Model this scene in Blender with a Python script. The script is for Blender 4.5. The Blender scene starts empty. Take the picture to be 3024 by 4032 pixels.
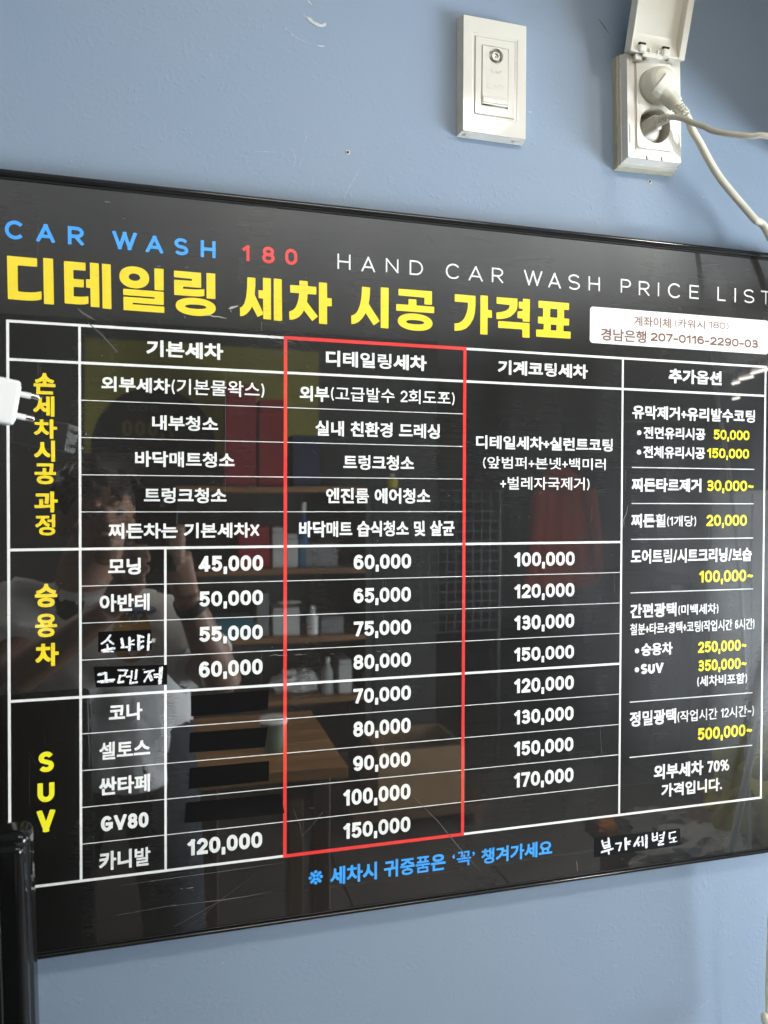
import bpy, bmesh, math, random
import numpy as np
from mathutils import Vector, Matrix, noise
random.seed(7)
sc = bpy.context.scene
COL = sc.collection
PI = math.pi
# ------------------------------------------------------------------ camera
CZ = 1.45                                   # lens height above the floor
D = 0.72                                    # lens to the face of the board (board face is the plane y = 0)
CR = np.array([0.96310396, -0.26910792, 0.00341914])
CU = np.array([9.46684952e-04, 1.60918744e-02, 9.99870069e-01])
CF = np.array([0.26912797, 0.96297559, -0.01575291])
CP = np.array([0, -D, CZ])
FPX = 3000.0
cam = bpy.data.cameras.new('camera'); camo = bpy.data.objects.new('camera', cam); COL.objects.link(camo)
cam.sensor_fit = 'VERTICAL'; cam.sensor_height = 36; cam.sensor_width = 36
cam.lens = FPX / 4032 * 36
cam.clip_start = 0.004; cam.clip_end = 60
cam.dof.use_dof = True; cam.dof.focus_distance = 0.75; cam.dof.aperture_fstop = 9.0
camo.matrix_world = Matrix(((CR[0], CU[0], -CF[0], 0), (CR[1], CU[1], -CF[1], -D), (CR[2], CU[2], -CF[2], CZ), (0, 0, 0, 1)))
sc.camera = camo
# ------------------------------------------------------------------ world (closed room: only a whisper of light)
w = bpy.data.worlds.new('World'); sc.world = w; w.use_nodes = True
w.node_tree.nodes['Background'].inputs[0].default_value = (0.02, 0.022, 0.025, 1)
w.node_tree.nodes['Background'].inputs[1].default_value = 1.0
sc.view_settings.view_transform = 'Standard'; sc.view_settings.look = 'None'
sc.view_settings.gamma = 1; sc.view_settings.exposure = 0.30
LAMP_COL = (1.0, 0.955, 0.87)
NEAR_LAMP = 18.0
KEY_LAMP = 140.0      # emission strengths of the ceiling lamps
FAR_LAMP = 34.0
BACK_FILL = 50.0
WINDOW_FILL = 50.0  # glow of the added window filling the lower wall

# ------------------------------------------------------------------ geometry of the place measured from the photograph
def ray(u, v):
    return CF + CR * (u - 1512) / FPX - CU * (v - 2016) / FPX
def W(u, v, y=0.0):
    """where the sight line through (u, v) meets the upright plane y"""
    d = ray(u, v); return CP + d * ((y + D) / d[1])
def M(u, v, Y):
    """the point in the room (y = Y < 0) whose mirror image in the board face is seen at (u, v)"""
    p = W(u, v, -Y); p[1] = Y; return p
def MZ(u, v, z):
    d = ray(u, v); p = CP + d * ((z - CZ) / d[2]); p[1] = -p[1]; return p
RG = {'A': (0, 800, .9114), 'B': (1512, 900, .9114), 'C': (0, 1250, .72333), 'D': (1100, 1300, .84388), 'E': (2350, 1400, .40627),
      'F': (0, 2100, .72333), 'G': (1100, 2100, .84388), 'H': (2350, 2200, .45204), 'I': (0, 2900, .72333), 'J': (1000, 2900, .72333),
      'K': (2100, 3000, .55696), 'L': (0, 600, .60277), 'P': (0, 0, 1.0), 'T': (600, 2400, .90416),
      '1': (0, 980, .28933), '2': (440, 1000, .27728), '3': (900, 1060, .26522), '4': (1340, 1100, .25316), '5': (1760, 1130, .31344),
      'X': (350, 2450, .19892), 'Y': (2310, 3230, .24111), 'R': (1700, 0, .79807), 'V': (1800, 40, .24410), 'O': (2420, 170, .23514),
      'W': (0, 0, 1.02471), 'Z': (0, 1420, .19288), 'Q': (2700, 300, .3389)}
def px(r, x, y):
    o = RG[r]; return (o[0] + x * o[2], o[1] + y * o[2])
def B(r, x, y, pl=0.0):
    u, v = px(r, x, y); p = W(u, v, pl); return float(p[0]), float(p[2])
WALL = 0.016        # wall plane

# ------------------------------------------------------------------ materials
def new_mat(name):
    m = bpy.data.materials.new(name); m.use_nodes = True
    return m, m.node_tree.nodes, m.node_tree.links, m.node_tree.nodes['Principled BSDF']
def mat(name, col, rough=.5, spec=.5, metal=0, noise_amt=0, nscale=30, bump=0, bscale=200, bdist=.001, sub=0, trans=0, coat=0):
    m, n, l, p = new_mat(name)
    p.inputs['Base Color'].default_value = (*col, 1)
    p.inputs['Roughness'].default_value = rough
    p.inputs['Specular IOR Level'].default_value = spec
    p.inputs['Metallic'].default_value = metal
    p.inputs['Coat Weight'].default_value = coat
    if sub: p.inputs['Subsurface Weight'].default_value = sub; p.inputs['Subsurface Radius'].default_value = (.003, .002, .001)
    tc = n.new('ShaderNodeTexCoord')
    if noise_amt:
        t = n.new('ShaderNodeTexNoise'); t.inputs['Scale'].default_value = nscale; t.inputs['Detail'].default_value = 6
        l.new(tc.outputs['Object'], t.inputs['Vector'])
        mr = n.new('ShaderNodeMapRange'); mr.inputs['From Min'].default_value = .3; mr.inputs['From Max'].default_value = .7
        mr.inputs['To Min'].default_value = 1 - noise_amt; mr.inputs['To Max'].default_value = 1 + noise_amt
        l.new(t.outputs['Fac'], mr.inputs['Value'])
        mx = n.new('ShaderNodeMix'); mx.data_type = 'RGBA'; mx.blend_type = 'MULTIPLY'; mx.inputs[0].default_value = 1
        mx.inputs[6].default_value = (*col, 1); l.new(mr.outputs[0], mx.inputs[7]); l.new(mx.outputs[2], p.inputs['Base Color'])
        m2 = n.new('ShaderNodeMapRange'); m2.inputs['To Min'].default_value = max(0, rough - .08); m2.inputs['To Max'].default_value = min(1, rough + .12)
        l.new(t.outputs['Fac'], m2.inputs['Value']); l.new(m2.outputs[0], p.inputs['Roughness'])
    if bump:
        t = n.new('ShaderNodeTexNoise'); t.inputs['Scale'].default_value = bscale; t.inputs['Detail'].default_value = 4
        l.new(tc.outputs['Object'], t.inputs['Vector'])
        b = n.new('ShaderNodeBump'); b.inputs['Strength'].default_value = bump; b.inputs['Distance'].default_value = bdist
        l.new(t.outputs['Fac'], b.inputs['Height']); l.new(b.outputs[0], p.inputs['Normal'])
    return m

def wall_mat():
    m, n, l, p = new_mat('blue_wall_paint')
    tc = n.new('ShaderNodeTexCoord')
    n1 = n.new('ShaderNodeTexNoise'); n1.inputs['Scale'].default_value = 2.2; n1.inputs['Detail'].default_value = 5
    n2 = n.new('ShaderNodeTexNoise'); n2.inputs['Scale'].default_value = 230; n2.inputs['Detail'].default_value = 3
    n3 = n.new('ShaderNodeTexNoise'); n3.inputs['Scale'].default_value = 800; n3.inputs['Detail'].default_value = 2
    n4 = n.new('ShaderNodeTexNoise'); n4.inputs['Scale'].default_value = 38; n4.inputs['Detail'].default_value = 4
    for t in (n1, n2, n3, n4): l.new(tc.outputs['Object'], t.inputs['Vector'])
    cr = n.new('ShaderNodeValToRGB'); cr.color_ramp.elements[0].position = .32; cr.color_ramp.elements[1].position = .68
    cr.color_ramp.elements[0].color = (.195, .252, .336, 1); cr.color_ramp.elements[1].color = (.211, .267, .330, 1)
    l.new(n1.outputs['Fac'], cr.inputs[0]); l.new(cr.outputs[0], p.inputs['Base Color'])
    p.inputs['Roughness'].default_value = .48; p.inputs['Specular IOR Level'].default_value = .35
    # orange-peel: dabs of roller texture that come and go
    mask = n.new('ShaderNodeMapRange'); mask.inputs['From Min'].default_value = .38; mask.inputs['From Max'].default_value = .6
    l.new(n4.outputs['Fac'], mask.inputs['Value'])
    ramp = n.new('ShaderNodeMapRange'); ramp.inputs['From Min'].default_value = .52; ramp.inputs['From Max'].default_value = .75
    l.new(n2.outputs['Fac'], ramp.inputs['Value'])
    mu = n.new('ShaderNodeMath'); mu.operation = 'MULTIPLY'; l.new(mask.outputs[0], mu.inputs[0]); l.new(ramp.outputs[0], mu.inputs[1])
    ad = n.new('ShaderNodeMath'); ad.operation = 'MULTIPLY_ADD'; l.new(n3.outputs['Fac'], ad.inputs[0]); ad.inputs[1].default_value = .25; l.new(mu.outputs[0], ad.inputs[2])
    ad2 = n.new('ShaderNodeMath'); ad2.operation = 'MULTIPLY_ADD'; l.new(n2.outputs['Fac'], ad2.inputs[0]); ad2.inputs[1].default_value = .35; l.new(ad.outputs[0], ad2.inputs[2])
    b = n.new('ShaderNodeBump'); b.inputs['Strength'].default_value = .24; b.inputs['Distance'].default_value = .0006
    l.new(ad2.outputs[0], b.inputs['Height']); l.new(b.outputs[0], p.inputs['Normal'])
    return m

def gloss_mat(name, col, hazy=.25):
    """printed acrylic: a mirror-smooth face with fine rubbed-in scratches that spread the lamp's glare sideways"""
    m, n, l, p = new_mat(name)
    out = n['Material Output']
    p.inputs['Base Color'].default_value = (*col, 1); p.inputs['Roughness'].default_value = .015; p.inputs['IOR'].default_value = 2.4
    q = n.new('ShaderNodeBsdfPrincipled'); q.inputs['Base Color'].default_value = (*col, 1); q.inputs['IOR'].default_value = 2.1
    q.inputs['Roughness'].default_value = .34
    tc = n.new('ShaderNodeTexCoord')
    mp = n.new('ShaderNodeMapping'); mp.inputs['Scale'].default_value = (5, 1, 520); mp.inputs['Rotation'].default_value = (0, .05, 0)
    l.new(tc.outputs['Object'], mp.inputs['Vector'])
    t = n.new('ShaderNodeTexNoise'); t.inputs['Scale'].default_value = 1; t.inputs['Detail'].default_value = 5; t.inputs['Roughness'].default_value = .7
    l.new(mp.outputs[0], t.inputs['Vector'])
    mp2 = n.new('ShaderNodeMapping'); mp2.inputs['Scale'].default_value = (14, 1, 6); l.new(tc.outputs['Object'], mp2.inputs['Vector'])
    t2 = n.new('ShaderNodeTexNoise'); t2.inputs['Scale'].default_value = 1; t2.inputs['Detail'].default_value = 3; l.new(mp2.outputs[0], t2.inputs['Vector'])
    a = n.new('ShaderNodeMapRange'); a.inputs['From Min'].default_value = .35; a.inputs['From Max'].default_value = .72
    a.inputs['To Min'].default_value = hazy * .92; a.inputs['To Max'].default_value = hazy * 1.12; l.new(t.outputs['Fac'], a.inputs['Value'])
    c = n.new('ShaderNodeMapRange'); c.inputs['From Min'].default_value = .35; c.inputs['From Max'].default_value = .7
    c.inputs['To Min'].default_value = .65; c.inputs['To Max'].default_value = 1.3; l.new(t2.outputs['Fac'], c.inputs['Value'])
    mu = n.new('ShaderNodeMath'); mu.operation = 'MULTIPLY'; l.new(a.outputs[0], mu.inputs[0]); l.new(c.outputs[0], mu.inputs[1])
    # rubbed lower down less than near the top rail, where hands and cloths wipe
    mix = n.new('ShaderNodeMixShader'); l.new(mu.outputs[0], mix.inputs[0]); l.new(p.outputs[0], mix.inputs[1]); l.new(q.outputs[0], mix.inputs[2])
    t3 = n.new('ShaderNodeTexNoise'); t3.inputs['Scale'].default_value = 9; t3.inputs['Detail'].default_value = 1; l.new(tc.outputs['Object'], t3.inputs['Vector'])
    b = n.new('ShaderNodeBump'); b.inputs['Strength'].default_value = .05; b.inputs['Distance'].default_value = .002
    l.new(t3.outputs['Fac'], b.inputs['Height']); l.new(b.outputs[0], p.inputs['Normal'])
    b2 = n.new('ShaderNodeBump'); b2.inputs['Strength'].default_value = .03; b2.inputs['Distance'].default_value = .0002
    l.new(t.outputs['Fac'], b2.inputs['Height']); l.new(b2.outputs[0], q.inputs['Normal'])
    l.new(mix.outputs[0], out.inputs[0])
    return m

def wood_mat(name, c1, c2, axis=0, scale=1.0):
    m, n, l, p = new_mat(name)
    tc = n.new('ShaderNodeTexCoord'); mp = n.new('ShaderNodeMapping')
    s = [22 * scale, 22 * scale, 22 * scale]; s[axis] = 1.6 * scale; mp.inputs['Scale'].default_value = s
    l.new(tc.outputs['Object'], mp.inputs['Vector'])
    t = n.new('ShaderNodeTexNoise'); t.inputs['Scale'].default_value = 1; t.inputs['Detail'].default_value = 7; t.inputs['Distortion'].default_value = .6
    l.new(mp.outputs[0], t.inputs['Vector'])
    cr = n.new('ShaderNodeValToRGB'); cr.color_ramp.elements[0].position = .35; cr.color_ramp.elements[1].position = .65
    cr.color_ramp.elements[0].color = (*c1, 1); cr.color_ramp.elements[1].color = (*c2, 1)
    l.new(t.outputs['Fac'], cr.inputs[0]); l.new(cr.outputs[0], p.inputs['Base Color']); p.inputs['Roughness'].default_value = .4
    return m

def tile_mat():
    m, n, l, p = new_mat('grey_floor_tile')
    tc = n.new('ShaderNodeTexCoord'); t = n.new('ShaderNodeTexNoise'); t.inputs['Scale'].default_value = 6; t.inputs['Detail'].default_value = 8
    l.new(tc.outputs['Object'], t.inputs['Vector'])
    cr = n.new('ShaderNodeValToRGB'); cr.color_ramp.elements[0].color = (.05, .045, .04, 1); cr.color_ramp.elements[1].color = (.10, .09, .08, 1)
    l.new(t.outputs['Fac'], cr.inputs[0]); l.new(cr.outputs[0], p.inputs['Base Color']); p.inputs['Roughness'].default_value = .35
    return m
def emit_mat(name, col, s):
    m, n, l, p = new_mat(name)
    p.inputs['Base Color'].default_value = (.8, .8, .8, 1); p.inputs['Emission Color'].default_value = (*col, 1); p.inputs['Emission Strength'].default_value = s
    return m

MW = wall_mat()
BLACK = gloss_mat('black_acrylic', (.0075, .0068, .006))
WHITE = gloss_mat('white_print', (.86, .855, .82))
YELLOW = gloss_mat('yellow_print', (.90, .68, .022))
YELLOW2 = gloss_mat('lemon_print', (.95, .86, .03))
BLUE = gloss_mat('sky_blue_print', (.045, .36, .92))
RED = gloss_mat('red_print', (.80, .045, .04))
BROWN = gloss_mat('brown_print', (.20, .095, .06))
BROWN2 = gloss_mat('soft_brown_print', (.26, .13, .09))
TAPE = mat('black_tape', (.0035, .0032, .003), .55, .10, bump=.2, bscale=600, bdist=.0002)
PAINT = mat('white_marker_paint', (.80, .81, .82), .42, .4, noise_amt=.38, nscale=420, bump=.4, bscale=500, bdist=.0004)
RAIL = mat('black_rail', (.008, .008, .008), .14, .5, bump=.05, bscale=60)
PLAST = mat('cream_plastic', (.66, .63, .565), .20, .5, noise_amt=.03, nscale=14, sub=.0, bump=.03, bscale=40, bdist=.0005)
PLASTB = mat('glossy_cream_plastic', (.57, .54, .47), .05, .5, noise_amt=.02, nscale=10)
PLASTM = mat('matt_cream_plastic', (.60, .575, .51), .38, .45, noise_amt=.06, nscale=60)
PLASTG = mat('grey_plastic', (.52, .49, .42), .35, .45, noise_amt=.08, nscale=60)
GASK = mat('yellowed_gasket', (.40, .375, .27), .5, .4, noise_amt=.15, nscale=80)
CORDM = mat('cream_cord', (.62, .585, .47), .38, .45, noise_amt=.06, nscale=25)
CORDG = mat('greyish_cord', (.44, .415, .34), .36, .45, noise_amt=.06, nscale=25)
WPLAS = mat('white_plastic', (.84, .82, .77), .22, .5, noise_amt=.02, nscale=30)
METAL = mat('nickel', (.62, .60, .56), .16, .5, metal=1)
DARK = mat('dark_hole', (.006, .005, .005), .6, .3)
GBLACK = mat('gloss_black_plastic', (.004, .004, .004), .07, .22, noise_amt=.0)
SCR = mat('scratch_white', (.34, .33, .31), .6, .3)
SCRD = mat('faint_scratch', (.095, .092, .088), .6, .3)

# ------------------------------------------------------------------ object helpers
def mesh(name, verts, faces, m, parent=None, smooth=False):
    me = bpy.data.meshes.new(name); me.from_pydata([tuple(map(float, v)) for v in verts], [], faces); me.update()
    return link(name, me, m, parent, smooth)
def link(name, me, m, parent=None, smooth=False):
    if smooth:
        for f in me.polygons: f.use_smooth = True
        me.set_sharp_from_angle(angle=math.radians(42))
    o = bpy.data.objects.new(name, me); COL.objects.link(o)
    if smooth and len(me.polygons) < 4000:
        wn = o.modifiers.new('weighted_normals', 'WEIGHTED_NORMAL'); wn.keep_sharp = True; wn.weight = 98
    if m is not None: me.materials.clear(); me.materials.append(m)
    if parent is not None: o.parent = parent; o.matrix_parent_inverse = Matrix.Translation(parent.location).inverted() if False else Matrix.Identity(4)
    if parent is not None:
        # meshes are written in world coordinates; the thing's Empty sits at its base
        me.transform(Matrix.Translation(-org(parent)))
    return o
def org(p):
    v = Vector((0, 0, 0))
    while p is not None: v = v + p.location; p = p.parent
    return v
def thing(name, label, cat, loc, group=None):
    o = bpy.data.objects.new(name, None); COL.objects.link(o); o.location = loc; o.empty_display_size = .02
    o['label'] = label; o['category'] = cat
    if group: o['group'] = group
    return o
def tag(o, label, cat, group=None):
    o['label'] = label; o['category'] = cat
    if group: o['group'] = group
    return o
def struct(o): o['kind'] = 'structure'; return o
def from_bm(name, bm, m, parent=None, smooth=False):
    me = bpy.data.meshes.new(name); bm.normal_update(); bm.to_mesh(me); bm.free(); return link(name, me, m, parent, smooth)
def box_bm(bm, x0, x1, y0, y1, z0, z1, bev=0, seg=2, mtx=None):
    r = bmesh.ops.create_cube(bm, size=1)
    vs = r['verts']
    for v in vs: v.co = Vector(((x0 + x1) / 2 + v.co.x * (x1 - x0), (y0 + y1) / 2 + v.co.y * (y1 - y0), (z0 + z1) / 2 + v.co.z * (z1 - z0)))
    if bev:
        es = list({e for v in vs for e in v.link_edges})
        rr = bmesh.ops.bevel(bm, geom=es, offset=bev, segments=seg, affect='EDGES', profile=.5)
        vs = list({v for f in rr['faces'] for v in f.verts} | {v for v in vs if v.is_valid})
    if mtx is not None: bmesh.ops.transform(bm, matrix=mtx, verts=vs)
    return vs
def box(name, x0, x1, y0, y1, z0, z1, m, parent=None, bev=0, seg=2, mtx=None):
    bm = bmesh.new(); box_bm(bm, x0, x1, y0, y1, z0, z1, bev, seg, mtx)
    o = from_bm(name, bm, m, parent, smooth=bev > 0)
    return o
def catmull(pts, n=10):
    P = [Vector(p) for p in pts]; P = [2 * P[0] - P[1]] + P + [2 * P[-1] - P[-2]]; out = []
    for i in range(1, len(P) - 2):
        for k in range(n):
            t = k / n; a, b, c, d = P[i - 1:i + 3]
            out.append(.5 * ((2 * b) + (-a + c) * t + (2 * a - 5 * b + 4 * c - d) * t * t + (-a + 3 * b - 3 * c + d) * t ** 3))
    out.append(P[-2]); return out
def tube_bm(bm, pts, rad, seg=16, cap=True, flat=1.0, up=None):
    """rings along pts; rad a number or list"""
    n = len(pts); pts = [Vector(p) for p in pts]
    rad = [rad] * n if not hasattr(rad, '__len__') else rad
    t0 = (pts[1] - pts[0]).normalized(); a = Vector(up) if up else (Vector((0, 0, 1)) if abs(t0.z) < .9 else Vector((0, 1, 0)))
    rings = []
    for i, p in enumerate(pts):
        t = (pts[min(i + 1, n - 1)] - pts[max(i - 1, 0)]).normalized()
        a = (a - t * a.dot(t)).normalized(); b = t.cross(a)
        rings.append([bm.verts.new(p + (a * math.cos(2 * PI * k / seg) * flat + b * math.sin(2 * PI * k / seg)) * rad[i]) for k in range(seg)])
    for i in range(n - 1):
        for k in range(seg):
            bm.faces.new((rings[i][k], rings[i][(k + 1) % seg], rings[i + 1][(k + 1) % seg], rings[i + 1][k]))
    if cap: bm.faces.new(rings[0][::-1]); bm.faces.new(rings[-1])
    return rings
def tube(name, pts, rad, m, parent=None, seg=16, flat=1.0, up=None):
    bm = bmesh.new(); tube_bm(bm, pts, rad, seg, flat=flat, up=up); bmesh.ops.recalc_face_normals(bm, faces=bm.faces[:])
    o = from_bm(name, bm, m, parent, smooth=True); return o
def ball_bm(bm, c, r, sc_=(1, 1, 1), seg=16, rot=None):
    rr = bmesh.ops.create_uvsphere(bm, u_segments=seg, v_segments=max(6, seg // 2), radius=r)
    mt = Matrix.Translation(Vector(c)) @ (rot.to_4x4() if rot else Matrix.Identity(4)) @ Matrix.Diagonal((*sc_, 1))
    bmesh.ops.transform(bm, matrix=mt, verts=rr['verts']); return rr['verts']
def autosmooth(o, deg=35):
    me = o.data
    for f in me.polygons: f.use_smooth = True
    me.set_sharp_from_angle(angle=math.radians(deg))

# ------------------------------------------------------------------ flat shapes (letters, rules, strokes) in the plane of the board
def poly_shape(name, contours, y, m, parent, thick=.00012):
    """contours: closed outlines (x, z); holes by even-odd; a sheet with a little thickness"""
    cu = bpy.data.curves.new('tmp', 'CURVE'); cu.dimensions = '2D'; cu.fill_mode = 'BOTH'; cu.extrude = thick / 2
    for c in contours:
        s = cu.splines.new('POLY'); s.points.add(len(c) - 1)
        for i, (x, z) in enumerate(c): s.points[i].co = (x * 100, z * 100, 0, 1)
        s.use_cyclic_u = True
    cu.extrude = thick * 50
    o = bpy.data.objects.new('tmp', cu); COL.objects.link(o)
    dg = bpy.context.evaluated_depsgraph_get(); dg.update()
    me = bpy.data.meshes.new_from_object(o.evaluated_get(dg), depsgraph=dg)
    bpy.data.objects.remove(o); bpy.data.curves.remove(cu)
    me.transform(Matrix(((.01, 0, 0, 0), (0, 0, .01, y), (0, .01, 0, 0), (0, 0, 0, 1)))); me.name = name
    me.flip_normals()
    return link(name, me, m, parent)
def march(f, x0, z0, h):
    """outlines where the sampled field f[z, x] crosses zero (inside negative)"""
    nz, nx = f.shape; seg = {}
    ins = f < 0
    mixed = (ins[:-1, :-1].astype(int) + ins[1:, :-1] + ins[:-1, 1:] + ins[1:, 1:]); idx = np.argwhere((mixed > 0) & (mixed < 4))
    pos = {}
    def ex(j, i):                       # horizontal edge (j,i)-(j,i+1)
        k = (0, j, i)
        if k not in pos: a, b = f[j, i], f[j, i + 1]; pos[k] = (x0 + (i + a / (a - b)) * h, z0 + j * h)
        return k
    def ez(j, i):
        k = (1, j, i)
        if k not in pos: a, b = f[j, i], f[j + 1, i]; pos[k] = (x0 + i * h, z0 + (j + a / (a - b)) * h)
        return k
    for j, i in idx:
        a, b, c, d = ins[j, i], ins[j, i + 1], ins[j + 1, i + 1], ins[j + 1, i]
        code = a + 2 * b + 4 * c + 8 * d
        S, E_, N, W_ = (lambda: ex(j, i)), (lambda: ez(j, i + 1)), (lambda: ex(j + 1, i)), (lambda: ez(j, i))
        T = {1: [(W_, S)], 2: [(S, E_)], 3: [(W_, E_)], 4: [(E_, N)], 5: [(W_, S), (E_, N)], 6: [(S, N)], 7: [(W_, N)], 8: [(N, W_)], 9: [(N, S)],
             10: [(S, E_), (N, W_)], 11: [(N, E_)], 12: [(E_, W_)], 13: [(E_, S)], 14: [(S, W_)]}[int(code)]
        for p, q in T: seg[p()] = q()
    out = []
    while seg:
        s0, nx_ = seg.popitem(); loop = [s0]
        while nx_ != s0 and nx_ in seg: loop.append(nx_); nx_ = seg.pop(nx_)
        pts = [pos[k] for k in loop]
        # drop points that lie on a straight line
        res = []; n = len(pts)
        for k in range(n):
            a = res[-1] if res else pts[k - 1]; b = pts[k]; c = pts[(k + 1) % n]
            cr = abs((b[0] - a[0]) * (c[1] - a[1]) - (b[1] - a[1]) * (c[0] - a[0])); ln = math.hypot(c[0] - a[0], c[1] - a[1]) + 1e-12
            if cr / ln > h * .03: res.append(b)
        if len(res) > 2: out.append(res)
    return out
def segdist(X, Z, s, sharp=False):
    """distance from grid to the segments s (n,4); sharp: a squarer measure that keeps stroke corners crisp"""
    best = np.full(X.shape, 1e9)
    for x0, z0, x1, z1 in s:
        dx, dz = x1 - x0, z1 - z0; L = dx * dx + dz * dz + 1e-18
        t = np.clip(((X - x0) * dx + (Z - z0) * dz) / L, 0, 1)
        a, b = np.abs(X - x0 - t * dx), np.abs(Z - z0 - t * dz)
        np.minimum(best, (a ** 5 + b ** 5) ** .2 if sharp else np.hypot(a, b), out=best)
    return best
FONT = {}
def font_glyph(ch):
    if ch not in FONT:
        cu = bpy.data.curves.new('g', 'FONT'); cu.body = ch; cu.size = 1; cu.resolution_u = 3
        o = bpy.data.objects.new('g', cu); COL.objects.link(o)
        dg = bpy.context.evaluated_depsgraph_get(); dg.update()
        me = bpy.data.meshes.new_from_object(o.evaluated_get(dg), depsgraph=dg)
        cnt = {}
        for f in me.polygons:
            for e in f.edge_keys: cnt[e] = cnt.get(e, 0) + 1
        V = [v.co for v in me.vertices]
        s = np.array([(V[a].x, V[a].y, V[b].x, V[b].y) for (a, b), c in cnt.items() if c == 1])
        bpy.data.objects.remove(o); bpy.data.curves.remove(cu); bpy.data.meshes.remove(me)
        FONT[ch] = s
    return FONT[ch]
def arc(cx, cz, rx, rz, a0, a1, n=None):
    n = n or max(4, int(abs(a1 - a0) / 11)); return [(cx + rx * math.cos(math.radians(a0 + (a1 - a0) * k / n)), cz + rz * math.sin(math.radians(a0 + (a1 - a0) * k / n))) for k in range(n + 1)]
def six():
    return [arc(.5, .31, .5, .31, 0, 360), [(0, .31), (.0, .52)] + arc(.55, .58, .55, .42, 180, 100)[1:] + arc(.5, .72, .47, .28, 85, 28)]
# glyph: width (of cap height 1), strokes in the unit square between inset edges
G = {
 '0': (.60, [arc(.5, .62, .5, .38, 0, 180) + arc(.5, .38, .5, .38, 180, 360) + [(1, .62)]]),
 '1': (.40, [[(.82, 0), (.82, 1)], [(.0, .79), (.82, 1.0)]]),
 '2': (.58, [arc(.5, .70, .5, .30, 172, -28) + [(.0, .02)], [(0, 0), (1, 0)]]),
 '3': (.58, [arc(.47, .745, .45, .255, 158, -62) + [(.52, .53)], [(.30, .53), (.55, .53)], arc(.48, .265, .52, .265, 78, -158)]),
 '4': (.62, [[(.74, 0), (.74, 1)], [(.66, .98), (.0, .24)], [(0, .24), (1, .24)]]),
 '5': (.58, [[(.12, 1), (.92, 1)], [(.12, 1), (.07, .53)], arc(.46, .325, .54, .325, 140, -155)]),
 '6': (.60, six()),
 '7': (.56, [[(0, 1), (1, 1)], [(1, .98), (.34, 0)]]),
 '8': (.60, [arc(.5, .755, .44, .245, 0, 360), arc(.5, .27, .5, .27, 0, 360)]),
 '9': (.60, [[(1 - x, 1 - z) for x, z in s] for s in six()]),
 ',': (.20, [[(.66, .09), (.26, -.22)]]), '.': (.24, [[(.45, .0), (.55, .0)]]), '-': (.40, [[(.0, .38), (1, .38)]]),
 '~': (.56, [[(.0, .36), (.14, .46), (.30, .50), (.5, .43), (.7, .36), (.86, .40), (1, .50)]]),
 '+': (.52, [[(0, .42), (1, .42)], [(.5, .12), (.5, .72)]]),
 '/': (.42, [[(0, -.06), (1, 1.06)]]),
 '%': (.92, [arc(.22, .74, .22, .26, 0, 360), arc(.78, .26, .22, .26, 0, 360), [(.2, .0), (.8, 1.0)]]),
 '(': (.26, [arc(2.3, .45, 2.3, .76, 126, 234)]), ')': (.26, [arc(-1.3, .45, 2.3, .76, 54, -54)]),
 'X': (.66, [[(0, 0), (1, 1)], [(0, 1), (1, 0)]]),
 'A': (.78, [[(0, 0), (.5, 1)], [(.5, 1), (1, 0)], [(.2, .28), (.8, .28)]]),
 'C': (.82, [arc(.52, .5, .52, .5, 42, 318)]),
 'R': (.68, [[(0, 0), (0, 1)], [(0, 1), (.55, 1)] + arc(.55, .73, .45, .27, 88, -90) + [(0, .46)], [(.52, .42), (1, 0)]]),
 'W': (1.12, [[(0, 1), (.26, 0)], [(.26, 0), (.5, 1)], [(.5, 1), (.74, 0)], [(.74, 0), (1, 1)]]),
 'S': (.64, [arc(.5, .745, .48, .255, 28, 270) + arc(.5, .245, .5, .245, 88, -150)]),
 'H': (.70, [[(0, 0), (0, 1)], [(1, 0), (1, 1)], [(0, .5), (1, .5)]]),
 'N': (.70, [[(0, 0), (0, 1)], [(1, 0), (1, 1)], [(0, 1), (1, 0)]]),
 'D': (.72, [[(0, 0), (0, 1)], [(0, 1), (.45, 1)] + arc(.45, .5, .55, .5, 88, -90) + [(0, 0)]]),
 'P': (.64, [[(0, 0), (0, 1)], [(0, 1), (.55, 1)] + arc(.55, .72, .45, .28, 88, -90) + [(0, .44)]]),
 'I': (.18, [[(.5, 0), (.5, 1)]]), 'L': (.52, [[(0, 0), (0, 1)], [(0, 0), (1, 0)]]), 'T': (.62, [[(0, 1), (1, 1)], [(.5, 0), (.5, 1)]]),
 'E': (.56, [[(0, 0), (0, 1)], [(0, 0), (1, 0)], [(0, 1), (1, 1)], [(0, .51), (.9, .51)]]),
 'U': (.66, [[(0, 1), (0, .36)] + arc(.5, .36, .5, .36, 182, 358) + [(1, .36), (1, 1)]]),
 'V': (.76, [[(0, 1), (.5, 0)], [(.5, 0), (1, 1)]]),
 'G': (.72, [arc(.5, .5, .5, .5, 40, 330), [(1, .2), (1, .46)], [(.58, .46), (1, .46)]]),
}
CAPH = .74
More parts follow.
